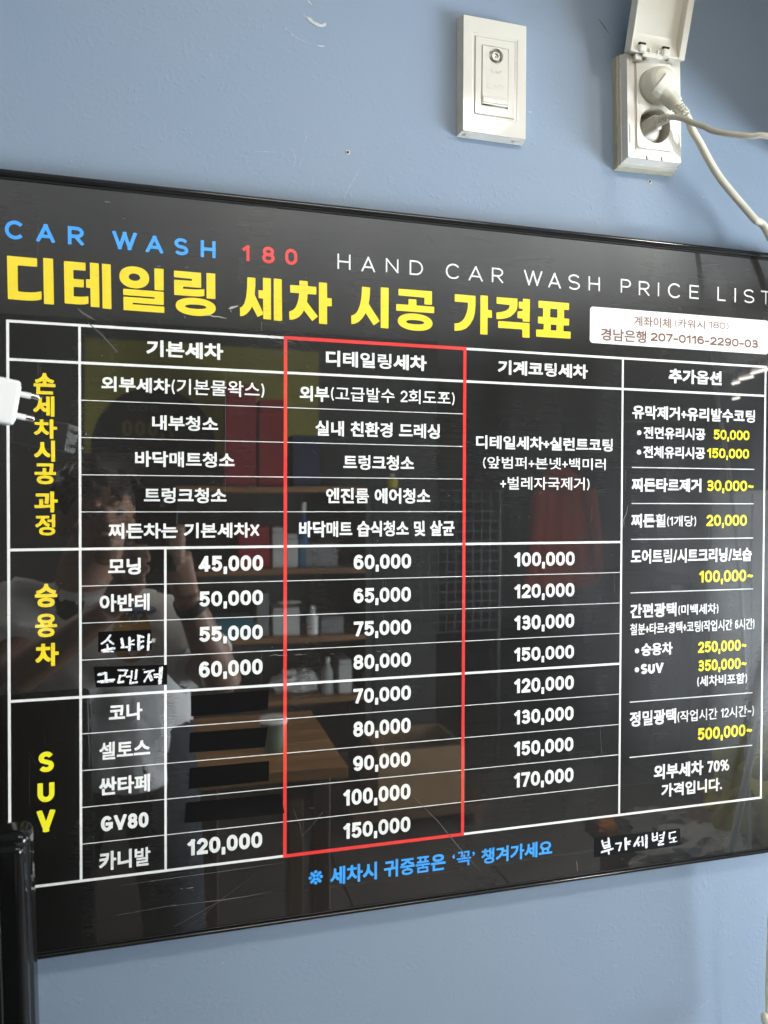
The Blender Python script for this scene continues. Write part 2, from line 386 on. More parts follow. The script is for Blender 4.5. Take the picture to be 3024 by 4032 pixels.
def latin_contours(ch, wmm, hmm, t, x0, z0):
    """strokes of ch in a cap box wmm x hmm at (x0, z0); stroke width t"""
    th = t * (.72 if ch in '%' else .85 if ch in '()' else .8 if ch == '/' else 1.0)
    ext = .35 * hmm; h = min(hmm / 46, t / 5)
    xs = np.arange(-t * 1.2, wmm + t * 1.2 + h, h); zs = np.arange(-ext, hmm + ext + h, h)
    X, Z = np.meshgrid(xs, zs); best = np.full(X.shape, 1e9)
    for st in G[ch][1]:
        P = [(th / 2 + x * max(wmm - th, 0), th / 2 + z * (hmm - th)) for x, z in st]
        closed = math.hypot(P[0][0] - P[-1][0], P[0][1] - P[-1][1]) < 1e-6
        if not closed:
            e = []
            for a, b in ((P[0], P[1]), (P[-1], P[-2])):
                L = math.hypot(a[0] - b[0], a[1] - b[1]); d = ((a[0] - b[0]) / L, (a[1] - b[1]) / L)
                k = th / 2 if len(st) == 2 else th * .08
                e.append(((a[0] + d[0] * k, a[1] + d[1] * k), d))
            P = [e[0][0]] + P + [e[1][0]]
        dd = segdist(X, Z, np.array([(*P[k], *P[k + 1]) for k in range(len(P) - 1)])) - th / 2
        if not closed:
            for (ex_, ez_), (dx, dz) in e:
                qx, qz = X - ex_, Z - ez_; q = qx * dx + qz * dz
                m_ = (q > -1e-9) & (np.hypot(qx, qz) < th * .9); dd = np.where(m_, np.maximum(dd, q), dd)
        if ch not in ',()/~':
            dd = np.maximum(dd, np.maximum(-Z, Z - hmm))
        best = np.minimum(best, dd)
    best = best + 0.0
    return [[(x + x0, z + z0) for x, z in c] for c in march(best, xs[0], zs[0], h)]
def cjk_contours(ch, sx, sz, d, x0, z0):
    s = font_glyph(ch).copy(); s[:, [0, 2]] *= sx; s[:, [1, 3]] *= sz
    h = sz / 58
    xs = np.arange(s[:, [0, 2]].min() - d - 2 * h, s[:, [0, 2]].max() + d + 3 * h, h); zs = np.arange(s[:, [1, 3]].min() - d - 2 * h, s[:, [1, 3]].max() + d + 3 * h, h)
    X, Z = np.meshgrid(xs, zs); dist = segdist(X, Z, s, True)
    ins = np.zeros(X.shape, bool)
    Zc = Z + 1e-7 * sz
    for ax, az, bx, bz in s:
        if az == bz: continue
        c = (az > Zc) != (bz > Zc); xi = ax + (Zc - az) * (bx - ax) / (bz - az); ins ^= c & (X < xi)
    f0 = np.where(ins, -dist, dist)
    box_ = (X > s[:, [0, 2]].min() - d) & (X < s[:, [0, 2]].max() + d) & (Z > s[:, [1, 3]].min() - d) & (Z < s[:, [1, 3]].max() + d)
    while d > .006 * sz and (f0 < d)[box_].mean() > .575: d *= .93          # dense syllables get thinner strokes
    f = f0 - d
    return [[(x + x0, z + z0) for x, z in c] for c in march(f, xs[0], zs[0], h)]
def is_lat(c): return c in G
def layout(s):
    """list of (char, x, width, zmin, zmax) in em"""
    x = 0; out = []
    for c in s:
        if c == ' ': x += .30; continue
        if is_lat(c):
            gw = G[c][0] * CAPH
            lo, hi = (0, CAPH) if c in '0123456789XAWSUVGCR%NEPDILTH' else (-.17, .82) if c in '()' else (-.04, .78) if c == '/' else (.2, .3)
            out.append((c, x + .027, gw, lo, hi)); x += gw + .055
        else:
            g = font_glyph(c); a, b = g[:, [0, 2]].min(), g[:, [0, 2]].max()
            adv = .92 if b > .62 else b + .08
            out.append((c, x, None, g[:, [1, 3]].min(), g[:, [1, 3]].max())); x += adv
    return out
def lettering(s, r, tl, br, m, wt, parent, name='lettering', y=-.00012, label=None, pxs=None, latw=None):
    """fit the string into the box tl..br measured in picture region r; wt: how far Hangul strokes are fattened (of line height)"""
    x0, z1 = B(r, *tl); x1, z0 = B(r, *br) if pxs is None else B('P', *pxs)
    H, Wd = z1 - z0, x1 - x0
    L = layout(s); d = wt * H
    has_cjk = any(not is_lat(c) for c, *_ in L)
    if not has_cjk: d = 0
    lo = min(l[3] for l in L if l[0] not in ',~-.+'); hi = max(l[4] for l in L if l[0] not in ',~-.+')
    left = min((l[1] if l[2] else l[1] + font_glyph(l[0])[:, [0, 2]].min()) for l in L)
    right = max((l[1] + l[2] if l[2] else l[1] + font_glyph(l[0])[:, [0, 2]].max()) for l in L)
    sz = (H - 2 * d) / (hi - lo); sx = (Wd - 2 * d) / (right - left)
    zb = z0 + d - lo * sz; xb = x0 + d - left * sx
    t = (latw if latw else (.085 + 2 * wt * 1.0)) * sz * (1.0 if has_cjk else 1.0)
    cs = []
    for c, x, gw, a, b in L:
        if gw: cs += latin_contours(c, gw * sx, CAPH * sz, t, xb + x * sx, zb)
        else: cs += cjk_contours(c, sx, sz, d, xb + x * sx, zb)
    o = poly_shape(name, cs, y, m, parent)
    if label: o['label'] = label
    return o
def letters(seq, m, t, parent, name, label):
    for c, r, xa, xb, za, zb in seq:
        x0, z1 = B(r, xa, za); x1, z0 = B(r, xb, zb)
        # the box runs from the glyph's upper left to its lower right corner
        poly_shape(name, latin_contours(c, x1 - x0, z1 - z0, t * (z1 - z0), x0, z0), -.00012, m, parent)
def rect(name, xa, xb, za, zb, y, m, parent, th=.00012):
    return poly_shape(name, [[(xa, za), (xb, za), (xb, zb), (xa, zb)]], y, m, parent, th)

# ================================================================== the room (seen mirrored in the board)
FLOORZ, CEILZ = 0.0, 2.38
XL, XR, YB, YD = -2.3, 6.5, -3.5, -7.2
GREYW = mat('dim_grey_wall', (.12, .115, .105), .7, .3, noise_amt=.2, nscale=3)
DGREY = mat('dark_back_wall', (.07, .068, .064), .7, .3, noise_amt=.25, nscale=2)
CEILM = mat('ceiling_paint', (.42, .41, .38), .8, .2, noise_amt=.08, nscale=2)
WOODM = wood_mat('orange_pine_top', (.27, .125, .035), (.47, .25, .085))
WOODS = wood_mat('shelf_pine', (.20, .10, .04), (.36, .19, .08))
DWOOD = wood_mat('dark_wood', (.055, .03, .015), (.10, .055, .028), axis=2)
CARD = mat('cardboard', (.24, .15, .075), .8, .2, noise_amt=.15, nscale=12)
def plain(name, c, r=.5): return mat(name, c, r, .4, noise_amt=.12, nscale=9)
struct(box('wall', XL, 3.0, WALL, WALL + .15, FLOORZ, CEILZ, MW))
wallo = bpy.data.objects['wall']
struct(box('side_wall', XL - .15, XL, YD, WALL, FLOORZ, CEILZ, GREYW))
struct(box('back_wall', XL, 1.35, YB - .15, YB, FLOORZ, CEILZ, DGREY))
struct(box('far_wall', 1.35, XR, YD - .15, YD, FLOORZ, CEILZ, GREYW))
struct(box('partition_wall', 1.35, 1.5, YD, YB, FLOORZ, CEILZ, DGREY))
struct(box('garage_wall', XR, XR + .15, YD, WALL, FLOORZ, CEILZ, GREYW))
# right-hand wall of the shop with an added glowing window to fill the lower wall; beyond it the garage opens
struct(box('right_wall', 2.6, 2.72, -1.95, WALL, FLOORZ, .22, GREYW)); struct(box('right_wall_pier', 2.6, 2.72, -1.95, -1.62, .22, CEILZ, GREYW))
struct(box('right_wall_corner', 2.6, 2.72, -.42, WALL, .22, CEILZ, GREYW)); struct(box('right_wall_lintel', 2.6, 2.72, -1.62, -.42, 1.38, CEILZ, GREYW))
t = thing('fill_window', 'added glowing window in the right-hand wall, lighting the lower blue wall', 'window', (2.66, -1.02, .22))
box('pane', 2.655, 2.665, -1.60, -.44, .24, 1.36, emit_mat('fill_glow', (.80, .90, 1.0), WINDOW_FILL), t)
for y0_, y1_, z0_, z1_ in ((-1.62, -1.59, .22, 1.38), (-.45, -.42, .22, 1.38), (-1.59, -.45, .22, .25), (-1.59, -.45, 1.35, 1.38), (-1.035, -1.005, .25, 1.35)): box('frame', 2.63, 2.69, y0_, y1_, z0_, z1_, WPLAS, t)
struct(box('garage_end_wall', 3.0, XR, WALL, WALL + .15, FLOORZ, CEILZ, GREYW))
fl = struct(box('floor', XL - .2, XR + .2, YD - .2, WALL + .1, -.12, -.008, DARK))
struct(box('ceiling', XL, XR, YD, WALL, CEILZ, CEILZ + .12, CEILM))
TILE = tile_mat(); tme = None
for i in range(10):
    for j in range(8):
        x = -2.1 + i * .605; y = -.55 - j * .605
        if tme is None:
            t_ = box('tile', x - .3, x + .3, y - .3, y + .3, -.012, .0, TILE, fl, bev=.003, seg=1); tme = t_; tx, ty = x, y
        else:
            c = tme.copy(); COL.objects.link(c); c.location = (x - tx, y - ty, 0)

def ceiling_lamp(x0, x1, y0, y1, s, label):
    t = thing('ceiling_lamp', label, 'ceiling lamp', ((x0 + x1) / 2, (y0 + y1) / 2, CEILZ), 'ceiling lamps')
    box('housing', x0 - .02, x1 + .02, y0 - .02, y1 + .02, CEILZ - .045, CEILZ, WPLAS, t, bev=.004)
    box('diffuser', x0, x1, y0, y1, CEILZ - .06, CEILZ - .043, emit_mat('lamp_glow', LAMP_COL, s), t, bev=.003)
ceiling_lamp(.06, .74, -1.06, -.88, NEAR_LAMP, 'long white ceiling lamp nearest to the blue wall')
ceiling_lamp(1.19, 1.33, -1.04, -.90, KEY_LAMP, 'small square bright ceiling lamp to the right of the nearest long one')
ceiling_lamp(-1.95, -1.15, -2.25, -2.07, BACK_FILL, 'added long ceiling lamp brightening the left back part of the shop')  # this lamp and the next are added to brighten the mirrored back room
ceiling_lamp(3.1, 3.9, -2.6, -2.42, BACK_FILL, 'added long ceiling lamp over the near part of the garage, brightening the back room')
for i, (q0, q1) in enumerate([((2883, 1511), (2909, 1504)), ((2912, 1493), (2962, 1482)), ((2957, 1470), (3060, 1444)), ((2883, 1572), (2909, 1566))]):
    a, b = Vector(MZ(*q0, 2.31)), Vector(MZ(*q1, 2.31))
    t = thing('tube_lamp', ['short thin tube lamp far off in the garage, left end of the row', 'thin tube lamp far off in the garage, middle of the row', 'thin tube lamp far off in the garage, right end of the row', 'thin tube lamp farthest off in the garage, below the row'][i], 'tube lamp', tuple((a + b) / 2), 'ceiling lamps')
    tube('tube', [a, b], .0075, emit_mat('tube_glow', LAMP_COL, 9.0), t, 10)
    up_ = Vector((0, 0, .045)); tube('rod', [a.lerp(b, .3) + up_ * .4, Vector((a.lerp(b, .3).x, a.lerp(b, .3).y, CEILZ))], .004, WPLAS, t, 8)
    tube('batten', [a + up_ * .6, b + up_ * .6], .012, WPLAS, t, 8)
# box added above, out of the frame, to throw the broad soft shade over the upper right of the wall
t = thing('shade_box', 'added grey box high on the blue wall, out of frame, shading its upper right', 'shade box', (1.0, 0, 1.86))
box('carcass', .70, 1.46, -.20, WALL, 1.84, CEILZ - .03, GREYW, t, bev=.003)
box('door', .705, 1.077, -.218, -.201, 1.845, CEILZ - .035, GREYW, t, bev=.002)
box('door', 1.083, 1.455, -.218, -.201, 1.845, CEILZ - .035, GREYW, t, bev=.002)

# ================================================================== the price board
COLX = [c * D for c in (-.18766249, -.1074794, -.00708205, .14466353, .39614231, .64782509, .90421355)]
ROW0 = .21210542 * D + CZ; RH = .0456 * D
def rowz(k): return ROW0 - k * RH
BT, BBm, BL, BR_ = CZ + .2755, CZ - .400, -.30, .682
t = board = thing('price_board', 'wide black acrylic price board with Korean car wash prices on the blue wall', 'price board', (.19, WALL, CZ - .396))
box('panel', BL, BR_, 0, .010, BBm, BT, BLACK, t, bev=.0008, seg=1)
box('backing', BL + .03, BR_ - .03, .0102, WALL, BBm + .03, BT - .03, DARK, t)
def rail(xa, xb, za, zb):
    bm = bmesh.new(); box_bm(bm, xa, xb, -.0032, .0135, za, zb, .0026, 4)
    return from_bm('frame_rail', bm, RAIL, t, True)
rail(BL - .0065, BR_ + .0065, BT, BT + .0062); rail(BL - .0065, BR_ + .0065, BBm - .0042, BBm)
rail(BL - .0065, BL, BBm, BT); rail(BR_, BR_ + .0065, BBm, BT)
# thin groove lip inside the top rail
box('groove_lip', BL, BR_, -.0010, 0, BT - .0022, BT, RAIL, t, bev=.0004, seg=1)
box('groove_lip', BL, BR_, -.0010, 0, BBm, BBm + .0016, RAIL, t, bev=.0004, seg=1)

# table rules -------------------------------------------------------
TW, tw = .00118, .00034
rules = board
def hline(xa, xb, z, hw, m=WHITE, y=-.00008): return rect('table_line', xa, xb, z - hw, z + hw, y, m, rules)
def vline(x, za, zb, hw, m=WHITE, y=-.00010): return rect('table_line', x - hw, x + hw, za, zb, y, m, rules)
for k in (0, 1): hline(COLX[0] - TW, COLX[6] + TW, rowz(k), TW)
hline(COLX[0] - TW, COLX[5], rowz(6), TW); hline(COLX[0] - TW, COLX[5], rowz(10), TW); hline(COLX[0] - TW, COLX[6] + TW, rowz(15), TW)
vline(COLX[0], rowz(15), rowz(0), TW); vline(COLX[1], rowz(15), rowz(0), TW * .93); vline(COLX[2], rowz(15), rowz(6), TW * .93)
vline(COLX[5], rowz(15), rowz(0), TW * .93); vline(COLX[6], rowz(15), rowz(0), TW)
for k in (2, 3, 4, 5): hline(COLX[1], COLX[4], rowz(k), tw)
for k in (7, 8, 9, 11, 12, 13, 14): hline(COLX[1], COLX[5], rowz(k), tw)
rw = .00165
for x in (COLX[3], COLX[4]): vline(x, rowz(15) - rw, rowz(0) + rw, rw, RED, -.00024)
for z in (rowz(0), rowz(15)): hline(COLX[3] + rw, COLX[4] - rw, z, rw, RED, -.00024)
for r, a, b in (('E', (340, 1085), (1525, 1102)), ('E', (337, 1433), (1520, 1437)), ('E', (332, 1781), (1515, 1769)),
                ('H', (293, 297), (1360, 262)), ('H', (287, 1246), (1355, 1170)), ('H', (285, 1725), (1352, 1630))):
    xa, za = B(r, *a); xb, zb = B(r, *b); hline(xa, xb, (za + zb) / 2, .0005)

# big yellow title, drawn outline by outline ---------------------------
def ell(cx, cy, rx, ry, sh, n=48, p=2.0):
    out = []
    for k in range(n):
        a = 2 * PI * k / n; c, s = math.cos(a), math.sin(a)
        x = math.copysign(abs(c) ** (2 / p), c) * rx; y = math.copysign(abs(s) ** (2 / p), s) * ry
        out.append((cx + x, cy + y + x * sh))
    return out
TITLE = [
 ('1', [(95, 92), (505, 130), (505, 245), (240, 225), (245, 577), (330, 588), (420, 592), (500, 588), (567, 577), (567, 687), (520, 700), (450, 706), (350, 703), (108, 682)]),
 ('1', [(588, 123), (723, 135), (735, 759), (600, 750)]),
 ('1', [(869, 165), (1165, 190), (1165, 298), (998, 285), (1000, 408), (1141, 420), (1141, 526), (1003, 516), (1003, 645), (1100, 652), (1160, 650), (1204, 644), (1204, 745), (1160, 755), (1090, 758), (1000, 752), (881, 742)]),
 ('1', [(1223, 187), (1345, 198), (1355, 797), (1235, 788), (1230, 535), (1172, 528), (1170, 412), (1226, 416)]),
 ('1', [(1387, 200), (1507, 212), (1518, 820), (1397, 810)]),
 ('2', ell(320, 332, 212, 155, .09, p=2.15)), ('2', ell(322, 331, 81, 52, .09)),
 ('2', [(605, 204), (737, 213), (737, 520), (608, 512)]),
 ('2', [(162, 493), (738, 540), (738, 727), (297, 693), (297, 714), (747, 749), (747, 838), (167, 796), (165, 605), (608, 637), (608, 616), (163, 582)]),
 ('2', [(882, 236), (1268, 268), (1270, 482), (1013, 463), (1013, 493), (1150, 503), (1220, 506), (1270, 504), (1316, 498), (1316, 595), (1290, 602), (1230, 605), (1100, 598), (886, 580), (884, 365), (1140, 383), (1140, 355), (884, 330)]),
 ('2', [(1344, 268), (1470, 280), (1472, 642), (1346, 632)]),
 ('2', ell(1192, 752, 285, 126, .085, p=2.2)), ('2', ell(1192, 750, 149, 30, .06, p=2.2)),
 ('3', [(279, 119), (398, 130), (398, 240), (392, 310), (387, 380), (440, 490), (509, 640), (509, 675), (430, 710), (400, 650), (347, 550), (330, 590), (300, 630), (260, 670), (220, 692), (175, 699), (170, 690), (168, 570), (200, 558), (235, 505), (258, 420), (270, 330), (277, 240)]),
 ('3', [(510, 128), (628, 137), (631, 750), (515, 740), (512, 437), (445, 430), (442, 312), (512, 315)]),
 ('3', [(671, 138), (788, 150), (795, 770), (672, 765)]),
 ('3', [(1050, 168), (1173, 178), (1176, 252), (1303, 265), (1303, 377), (1173, 370), (1170, 430), (1163, 485), (1210, 550), (1327, 702), (1243, 772), (1180, 690), (1118, 608), (1090, 660), (1050, 705), (1000, 735), (950, 750), (903, 750), (900, 628), (950, 610), (990, 575), (1020, 510), (1040, 430), (1048, 357), (915, 347), (913, 233), (1050, 243)]),
 ('3', [(1340, 195), (1461, 205), (1463, 428), (1532, 434), (1532, 552), (1464, 548), (1463, 819), (1342, 809)]),
 ('4', [(337, 113), (463, 127), (460, 230), (452, 310), (440, 378), (500, 475), (613, 650), (518, 717), (450, 610), (393, 522), (370, 565), (330, 620), (280, 665), (225, 690), (170, 696), (168, 563), (200, 555), (240, 530), (275, 480), (305, 400), (325, 300), (334, 200)]),
 ('4', [(628, 122), (752, 133), (748, 765), (627, 755)]),
 ('4', [(904, 146), (1425, 186), (1424, 397), (1307, 388), (1308, 285), (904, 250)]),
 ('4', [(1060, 305), (1183, 315), (1184, 405), (1460, 427), (1458, 527), (868, 486), (868, 383), (1060, 396)]),
 ('4', ell(1163, 666, 270, 132, .09, p=2.2)), ('4', ell(1163, 667, 140, 32, .07, p=2.2)),
 ('5', [(97, 90), (357, 112), (357, 230), (350, 320), (330, 400), (290, 470), (240, 520), (180, 545), (100, 552), (93, 545), (93, 457), (140, 455), (185, 430), (220, 390), (245, 330), (260, 260), (263, 197), (97, 183)]),
 ('5', [(420, 104), (512, 112), (512, 288), (563, 295), (563, 388), (510, 383), (508, 600), (417, 594)]),
 ('5', [(623, 127), (885, 146), (885, 230), (875, 285), (845, 330), (800, 370), (740, 393), (680, 402), (620, 404), (620, 320), (680, 315), (740, 298), (775, 270), (790, 228), (622, 210)]),
 ('5', [(953, 146), (1041, 154), (1037, 440), (950, 434), (949, 398), (884, 391), (885, 308), (950, 304), (950, 275), (902, 270), (902, 184), (953, 187)]),
 ('5', [(641, 427), (1037, 455), (1036, 639), (946, 633), (945, 533), (641, 513)]),
 ('5', [(1149, 172), (1533, 203), (1532, 290), (1470, 285), (1470, 395), (1535, 400), (1533, 485), (1463, 482), (1462, 556), (1552, 563), (1551, 650), (1119, 624), (1119, 534), (1212, 538), (1215, 462), (1142, 457), (1143, 371), (1206, 375), (1207, 265), (1149, 262)]),
 ('5', [(1296, 272), (1386, 280), (1384, 388), (1294, 380)]), ('5', [(1303, 472), (1376, 477), (1374, 549), (1302, 544)]),
]
def soften(c, r=.0006):
    """tiny rounding of the outline's corners"""
    out = []; n = len(c)
    if n > 40: return c
    for i in range(n):
        a, b, d = Vector(c[i - 1]), Vector(c[i]), Vector(c[(i + 1) % n])
        e1, e2 = (a - b), (d - b); k1, k2 = min(r, e1.length * .3), min(r, e2.length * .3)
        p, q = b + e1.normalized() * k1, b + e2.normalized() * k2
        out += [tuple(p), tuple((p + q) / 4 + b / 2), tuple(q)]
    return out
SYL = [(0, 2), (2, 5), (5, 9), (9, 13), (13, 16), (16, 18), (18, 20), (20, 24), (24, 26), (26, 29), (29, 32)]
for a, b in SYL:
    poly_shape('title_syllable', [soften([B(r, *p) for p in c]) for r, c in TITLE[a:b]], -.00014, YELLOW, board)

letters([('C', 'L', 31, 160, 440, 574), ('A', 'L', 238, 358, 463, 592), ('R', 'L', 443, 547, 481, 609), ('W', 'L', 735, 893, 512, 643), ('A', 'L', 953, 1065, 539, 661),
         ('S', 'L', 1138, 1230, 557, 676), ('H', 'L', 1311, 1408, 573, 692)], BLUE, .19, board, 'heading_letter', 'widely spaced sky blue capitals')
letters([('1', 'A', 1048, 1081, 180, 251), ('8', 'A', 1133, 1186, 186, 262), ('0', 'A', 1232, 1284, 195, 269)], RED, .19, board, 'heading_letter', 'widely spaced red figures')
letters([('H', 'A', 1458, 1514, 218, 288), ('A', 'A', 1562, 1620, 229, 299), ('N', 'B', 8, 62, 128, 193), ('D', 'B', 111, 168, 136, 204), ('C', 'B', 267, 329, 149, 221),
         ('A', 'B', 366, 426, 160, 229), ('R', 'B', 466, 514, 168, 236), ('W', 'B', 605, 683, 178, 250), ('A', 'B', 710, 763, 189, 259), ('S', 'B', 796, 846, 196, 267),
         ('H', 'B', 884, 932, 206, 271), ('P', 'B', 1023, 1066, 217, 280), ('R', 'B', 1101, 1146, 226, 291), ('I', 'B', 1180, 1191, 233, 293), ('C', 'B', 1227, 1283, 234, 303),
         ('E', 'B', 1320, 1359, 243, 305), ('L', 'B', 1441, 1475, 252, 314), ('I', 'B', 1512, 1522, 257, 319), ('S', 'B', 1554, 1599, 261, 324), ('T', 'P', 2996, 3034, 1144, 1200)],
        WHITE, .105, board, 'heading_letter', 'widely spaced thin white capitals')

BD, MD, LT = .042, .034, .012
TXT = [
 ('기본세차', 'C', (797, 120), (1215, 233), BD), ('외부세차', 'C', (552, 318), (927, 416), MD), ('(기본물왁스)', 'C', (933, 330), (1440, 446), LT),
 ('내부청소', 'C', (828, 530), (1187, 622), MD), ('바닥매트청소', 'C', (735, 725), (1277, 820), MD), ('트렁크청소', 'C', (783, 925), (1233, 1012), MD),
 ('찌든차는 기본세차X', 'C', (590, 1120), (1413, 1198), MD),
 ('모닝', 'F', (588, 135), (767, 224), BD), ('아반테', 'F', (542, 333), (815, 420), MD), ('코나', 'F', (592, 930), (775, 1014), MD),
 ('셀토스', 'I', (540, 32), (817, 107), MD), ('싼타페', 'I', (540, 225), (817, 298), MD), ('카니발', 'I', (540, 630), (820, 700), MD),
 ('디테일링세차', 'D', (217, 93), (687, 192), BD), ('기계코팅세차', 'D', (1020, 138), (1438, 227), BD), ('외부', 'D', (95, 258), (232, 336), MD),
 ('(고급발수 2회도포)', 'D', (240, 260), (818, 358), LT), ('실내 친환경 드레싱', 'D', (168, 420), (748, 508), MD), ('트렁크청소', 'D', (298, 580), (628, 656), MD),
 ('엔진룸 에어청소', 'D', (217, 735), (704, 810), MD), ('바닥매트 습식청소 및 살균', 'D', (92, 891), (817, 960), MD),
 ('디테일세차+실런트코팅', 'D', (918, 489), (1555, 568), MD), ('(앞범퍼+본넷+백미러', 'D', (950, 588), (1522, 659), LT), ('+벌레자국제거)', 'D', (1030, 683), (1447, 753), LT),
 ('추가옵션', 'E', (697, 125), (1208, 292), BD), ('유막제거+유리발수코팅', 'E', (345, 478), (1532, 655), MD), ('전면유리시공', 'E', (455, 686), (1050, 822), MD),
 ('전체유리시공', 'E', (452, 873), (1048, 1005), MD), ('찌든타르제거', 'E', (338, 1185), (1012, 1325), BD), ('찌든휠', 'E', (333, 1531), (667, 1667), BD),
 ('(1개당)', 'E', (680, 1551), (962, 1667), LT), ('도어트림/시트크리닝/보습', 'E', (330, 1878), (1500, 1994), MD),
 ('간편광택', 'H', (292, 395), (693, 503), MD), ('(미백세차)', 'H', (708, 400), (1060, 487), LT + .008), ('철분+타르+광택+코팅(작업시간 6시간)', 'H', (290, 566), (1373, 622), .016),
 ('승용차', 'H', (387, 738), (658, 833), MD), ('SUV', 'H', (383, 917), (578, 993), MD), ('(세차비포함)', 'H', (873, 1022), (1308, 1093), LT + .01),
 ('정밀광택', 'H', (287, 1333), (690, 1432), MD), ('(작업시간 12시간~)', 'H', (702, 1326), (1368, 1379), LT), ('외부세차 70%', 'H', (497, 1798), (1155, 1856), MD),
 ('가격입니다.', 'H', (563, 1963), (1093, 2018), MD),
]
for s, r, a, b, wt in TXT:
    lettering(s, r, a, b, WHITE, wt, board, latw=(.19 if s == 'SUV' else None))
for s, r, a, b in [('손', 'C', (183, 300), (302, 421)), ('세', 'Z', (677, 715), (1113, 1145)), ('차', 'C', (185, 552), (311, 661)), ('시', 'C', (185, 668), (300, 786)),
                   ('공', 'C', (187, 793), (305, 909)), ('과', 'C', (187, 946), (315, 1061)), ('정', 'C', (190, 1070), (303, 1188)),
                   ('승', 'F', (190, 276), (312, 401)), ('용', 'F', (190, 438), (312, 564)), ('차', 'F', (193, 600), (320, 721))]:
    lettering(s, r, a, b, YELLOW, .040, board)
for s, a, b in (('S', (209, 85), (294, 190)), ('U', (204, 245), (297, 352)), ('V', (202, 405), (299, 515))):
    lettering(s, 'I', a, b, YELLOW2, 0, board, latw=.235 * CAPH)
NUMW = .190
NUM = [('45,000', 'F', (1083, 124), (1432, 202)), ('50,000', 'F', (1085, 317), (1431, 388)), ('55,000', 'F', (1085, 510), (1430, 576)), ('60,000', 'F', (1083, 700), (1429, 766)),
 ('120,000', 'I', (1023, 562), (1427, 602)), ('GV80', 'I', (549, 436), (808, 491)),
 ('60,000', 'G', (347, 100), (614, 163)), ('65,000', 'G', (347, 257), (613, 317)), ('75,000', 'G', (348, 412), (613, 469)), ('80,000', 'G', (346, 568), (613, 621)),
 ('70,000', 'G', (346, 726), (613, 776)), ('80,000', 'G', (345, 880), (612, 929)), ('90,000', 'J', (540, 108), (851, 160)), ('100,000', 'J', (488, 292), (851, 339)),
 ('150,000', 'J', (488, 475), (851, 516)),
 ('100,000', 'G', (1098, 90), (1377, 149)), ('120,000', 'G', (1098, 239), (1376, 294)), ('130,000', 'G', (1098, 385), (1375, 439)), ('150,000', 'G', (1097, 535), (1374, 582)),
 ('120,000', 'G', (1097, 680), (1373, 727)), ('130,000', 'G', (1097, 827), (1372, 870)), ('150,000', 'G', (1097, 974), (1371, 1014)), ('170,000', 'P', (2025, 3045), (2257.6, 3077))]
for s, r, a, b in NUM:
    lettering(s, r, a, b, WHITE, 0, board, latw=(.222 if r in 'FI' else .212) * CAPH)
for s, r, a, b in [('50,000', 'E', (1133, 717), (1477, 822)), ('150,000', 'E', (1070, 897), (1473, 1000)), ('30,000~', 'E', (1068, 1207), (1522, 1316)), ('20,000', 'E', (1063, 1543), (1452, 1650)),
                   ('100,000~', 'H', (893, 105), (1362, 194)), ('250,000~', 'H', (883, 724), (1305, 796)), ('350,000~', 'H', (883, 885), (1305, 954)), ('500,000~', 'H', (880, 1478), (1353, 1537))]:
    lettering(s, r, a, b, YELLOW2, 0, board, latw=.195 * CAPH)
for r, x, y, q in (('E', 410, 748, 21), ('E', 408, 937, 21), ('H', 350, 802, 19), ('H', 348, 967, 19)):
    cx, cz = B(r, x, y); rr = abs(B(r, x + q, y)[0] - cx); poly_shape('bullet', [[(cx + rr * math.cos(2 * PI * k / 20), cz + rr * math.sin(2 * PI * k / 20)) for k in range(20)]], -.00012, WHITE, board)
# account strip
def rrect(xa, xb, za, zb, r, n=6):
    out = []
    for cx, cz, a0 in ((xb - r, zb - r, 0), (xa + r, zb - r, 90), (xa + r, za + r, 180), (xb - r, za + r, 270)):
        out += [(cx + r * math.cos(math.radians(a0 + 90 * k / n)), cz + r * math.sin(math.radians(a0 + 90 * k / n))) for k in range(n + 1)]
    return out
xa, zb = B('B', 890, 336); xb, za = B('P', 3024.5, 1396)
acc = poly_shape('account_strip', [rrect(xa, xb, za, zb, .0036)], -.00012, WHITE, board); acc['label'] = 'white rounded strip with brown account number'
lettering('계좌이체', 'B', (1080, 376), (1238, 432), BROWN2, .014, acc, y=-.00026)
lettering('(카워시', 'B', (1256, 388), (1385, 440), BROWN2, .014, acc, y=-.00026, latw=.11)
lettering('180)', 'B', (1402, 398), (1488, 442), BROWN2, 0, acc, y=-.00026, latw=.115)
lettering('경남은행', 'B', (937, 429), (1132, 496), BROWN, .022, acc, y=-.00026)
lettering('207-0116-2290-03', 'B', (1152, 449), (1615, 517), BROWN, 0, acc, y=-.00026, latw=.155)
# blue line at the foot
lettering('세차시 귀중품은', 'J', (415, 713), (1042, 726), BLUE2 if 'BLUE2' in globals() else BLUE, MD, board)
lettering('※', 'J', (297, 733), (375, 800), BLUE, .02, board)
lettering('‘꼭’', 'J', (1080, 633), (1202, 695), BLUE, .018, board)
lettering('챙겨가세요', 'J', (1238, 611), (1623, 645), BLUE, MD, board)

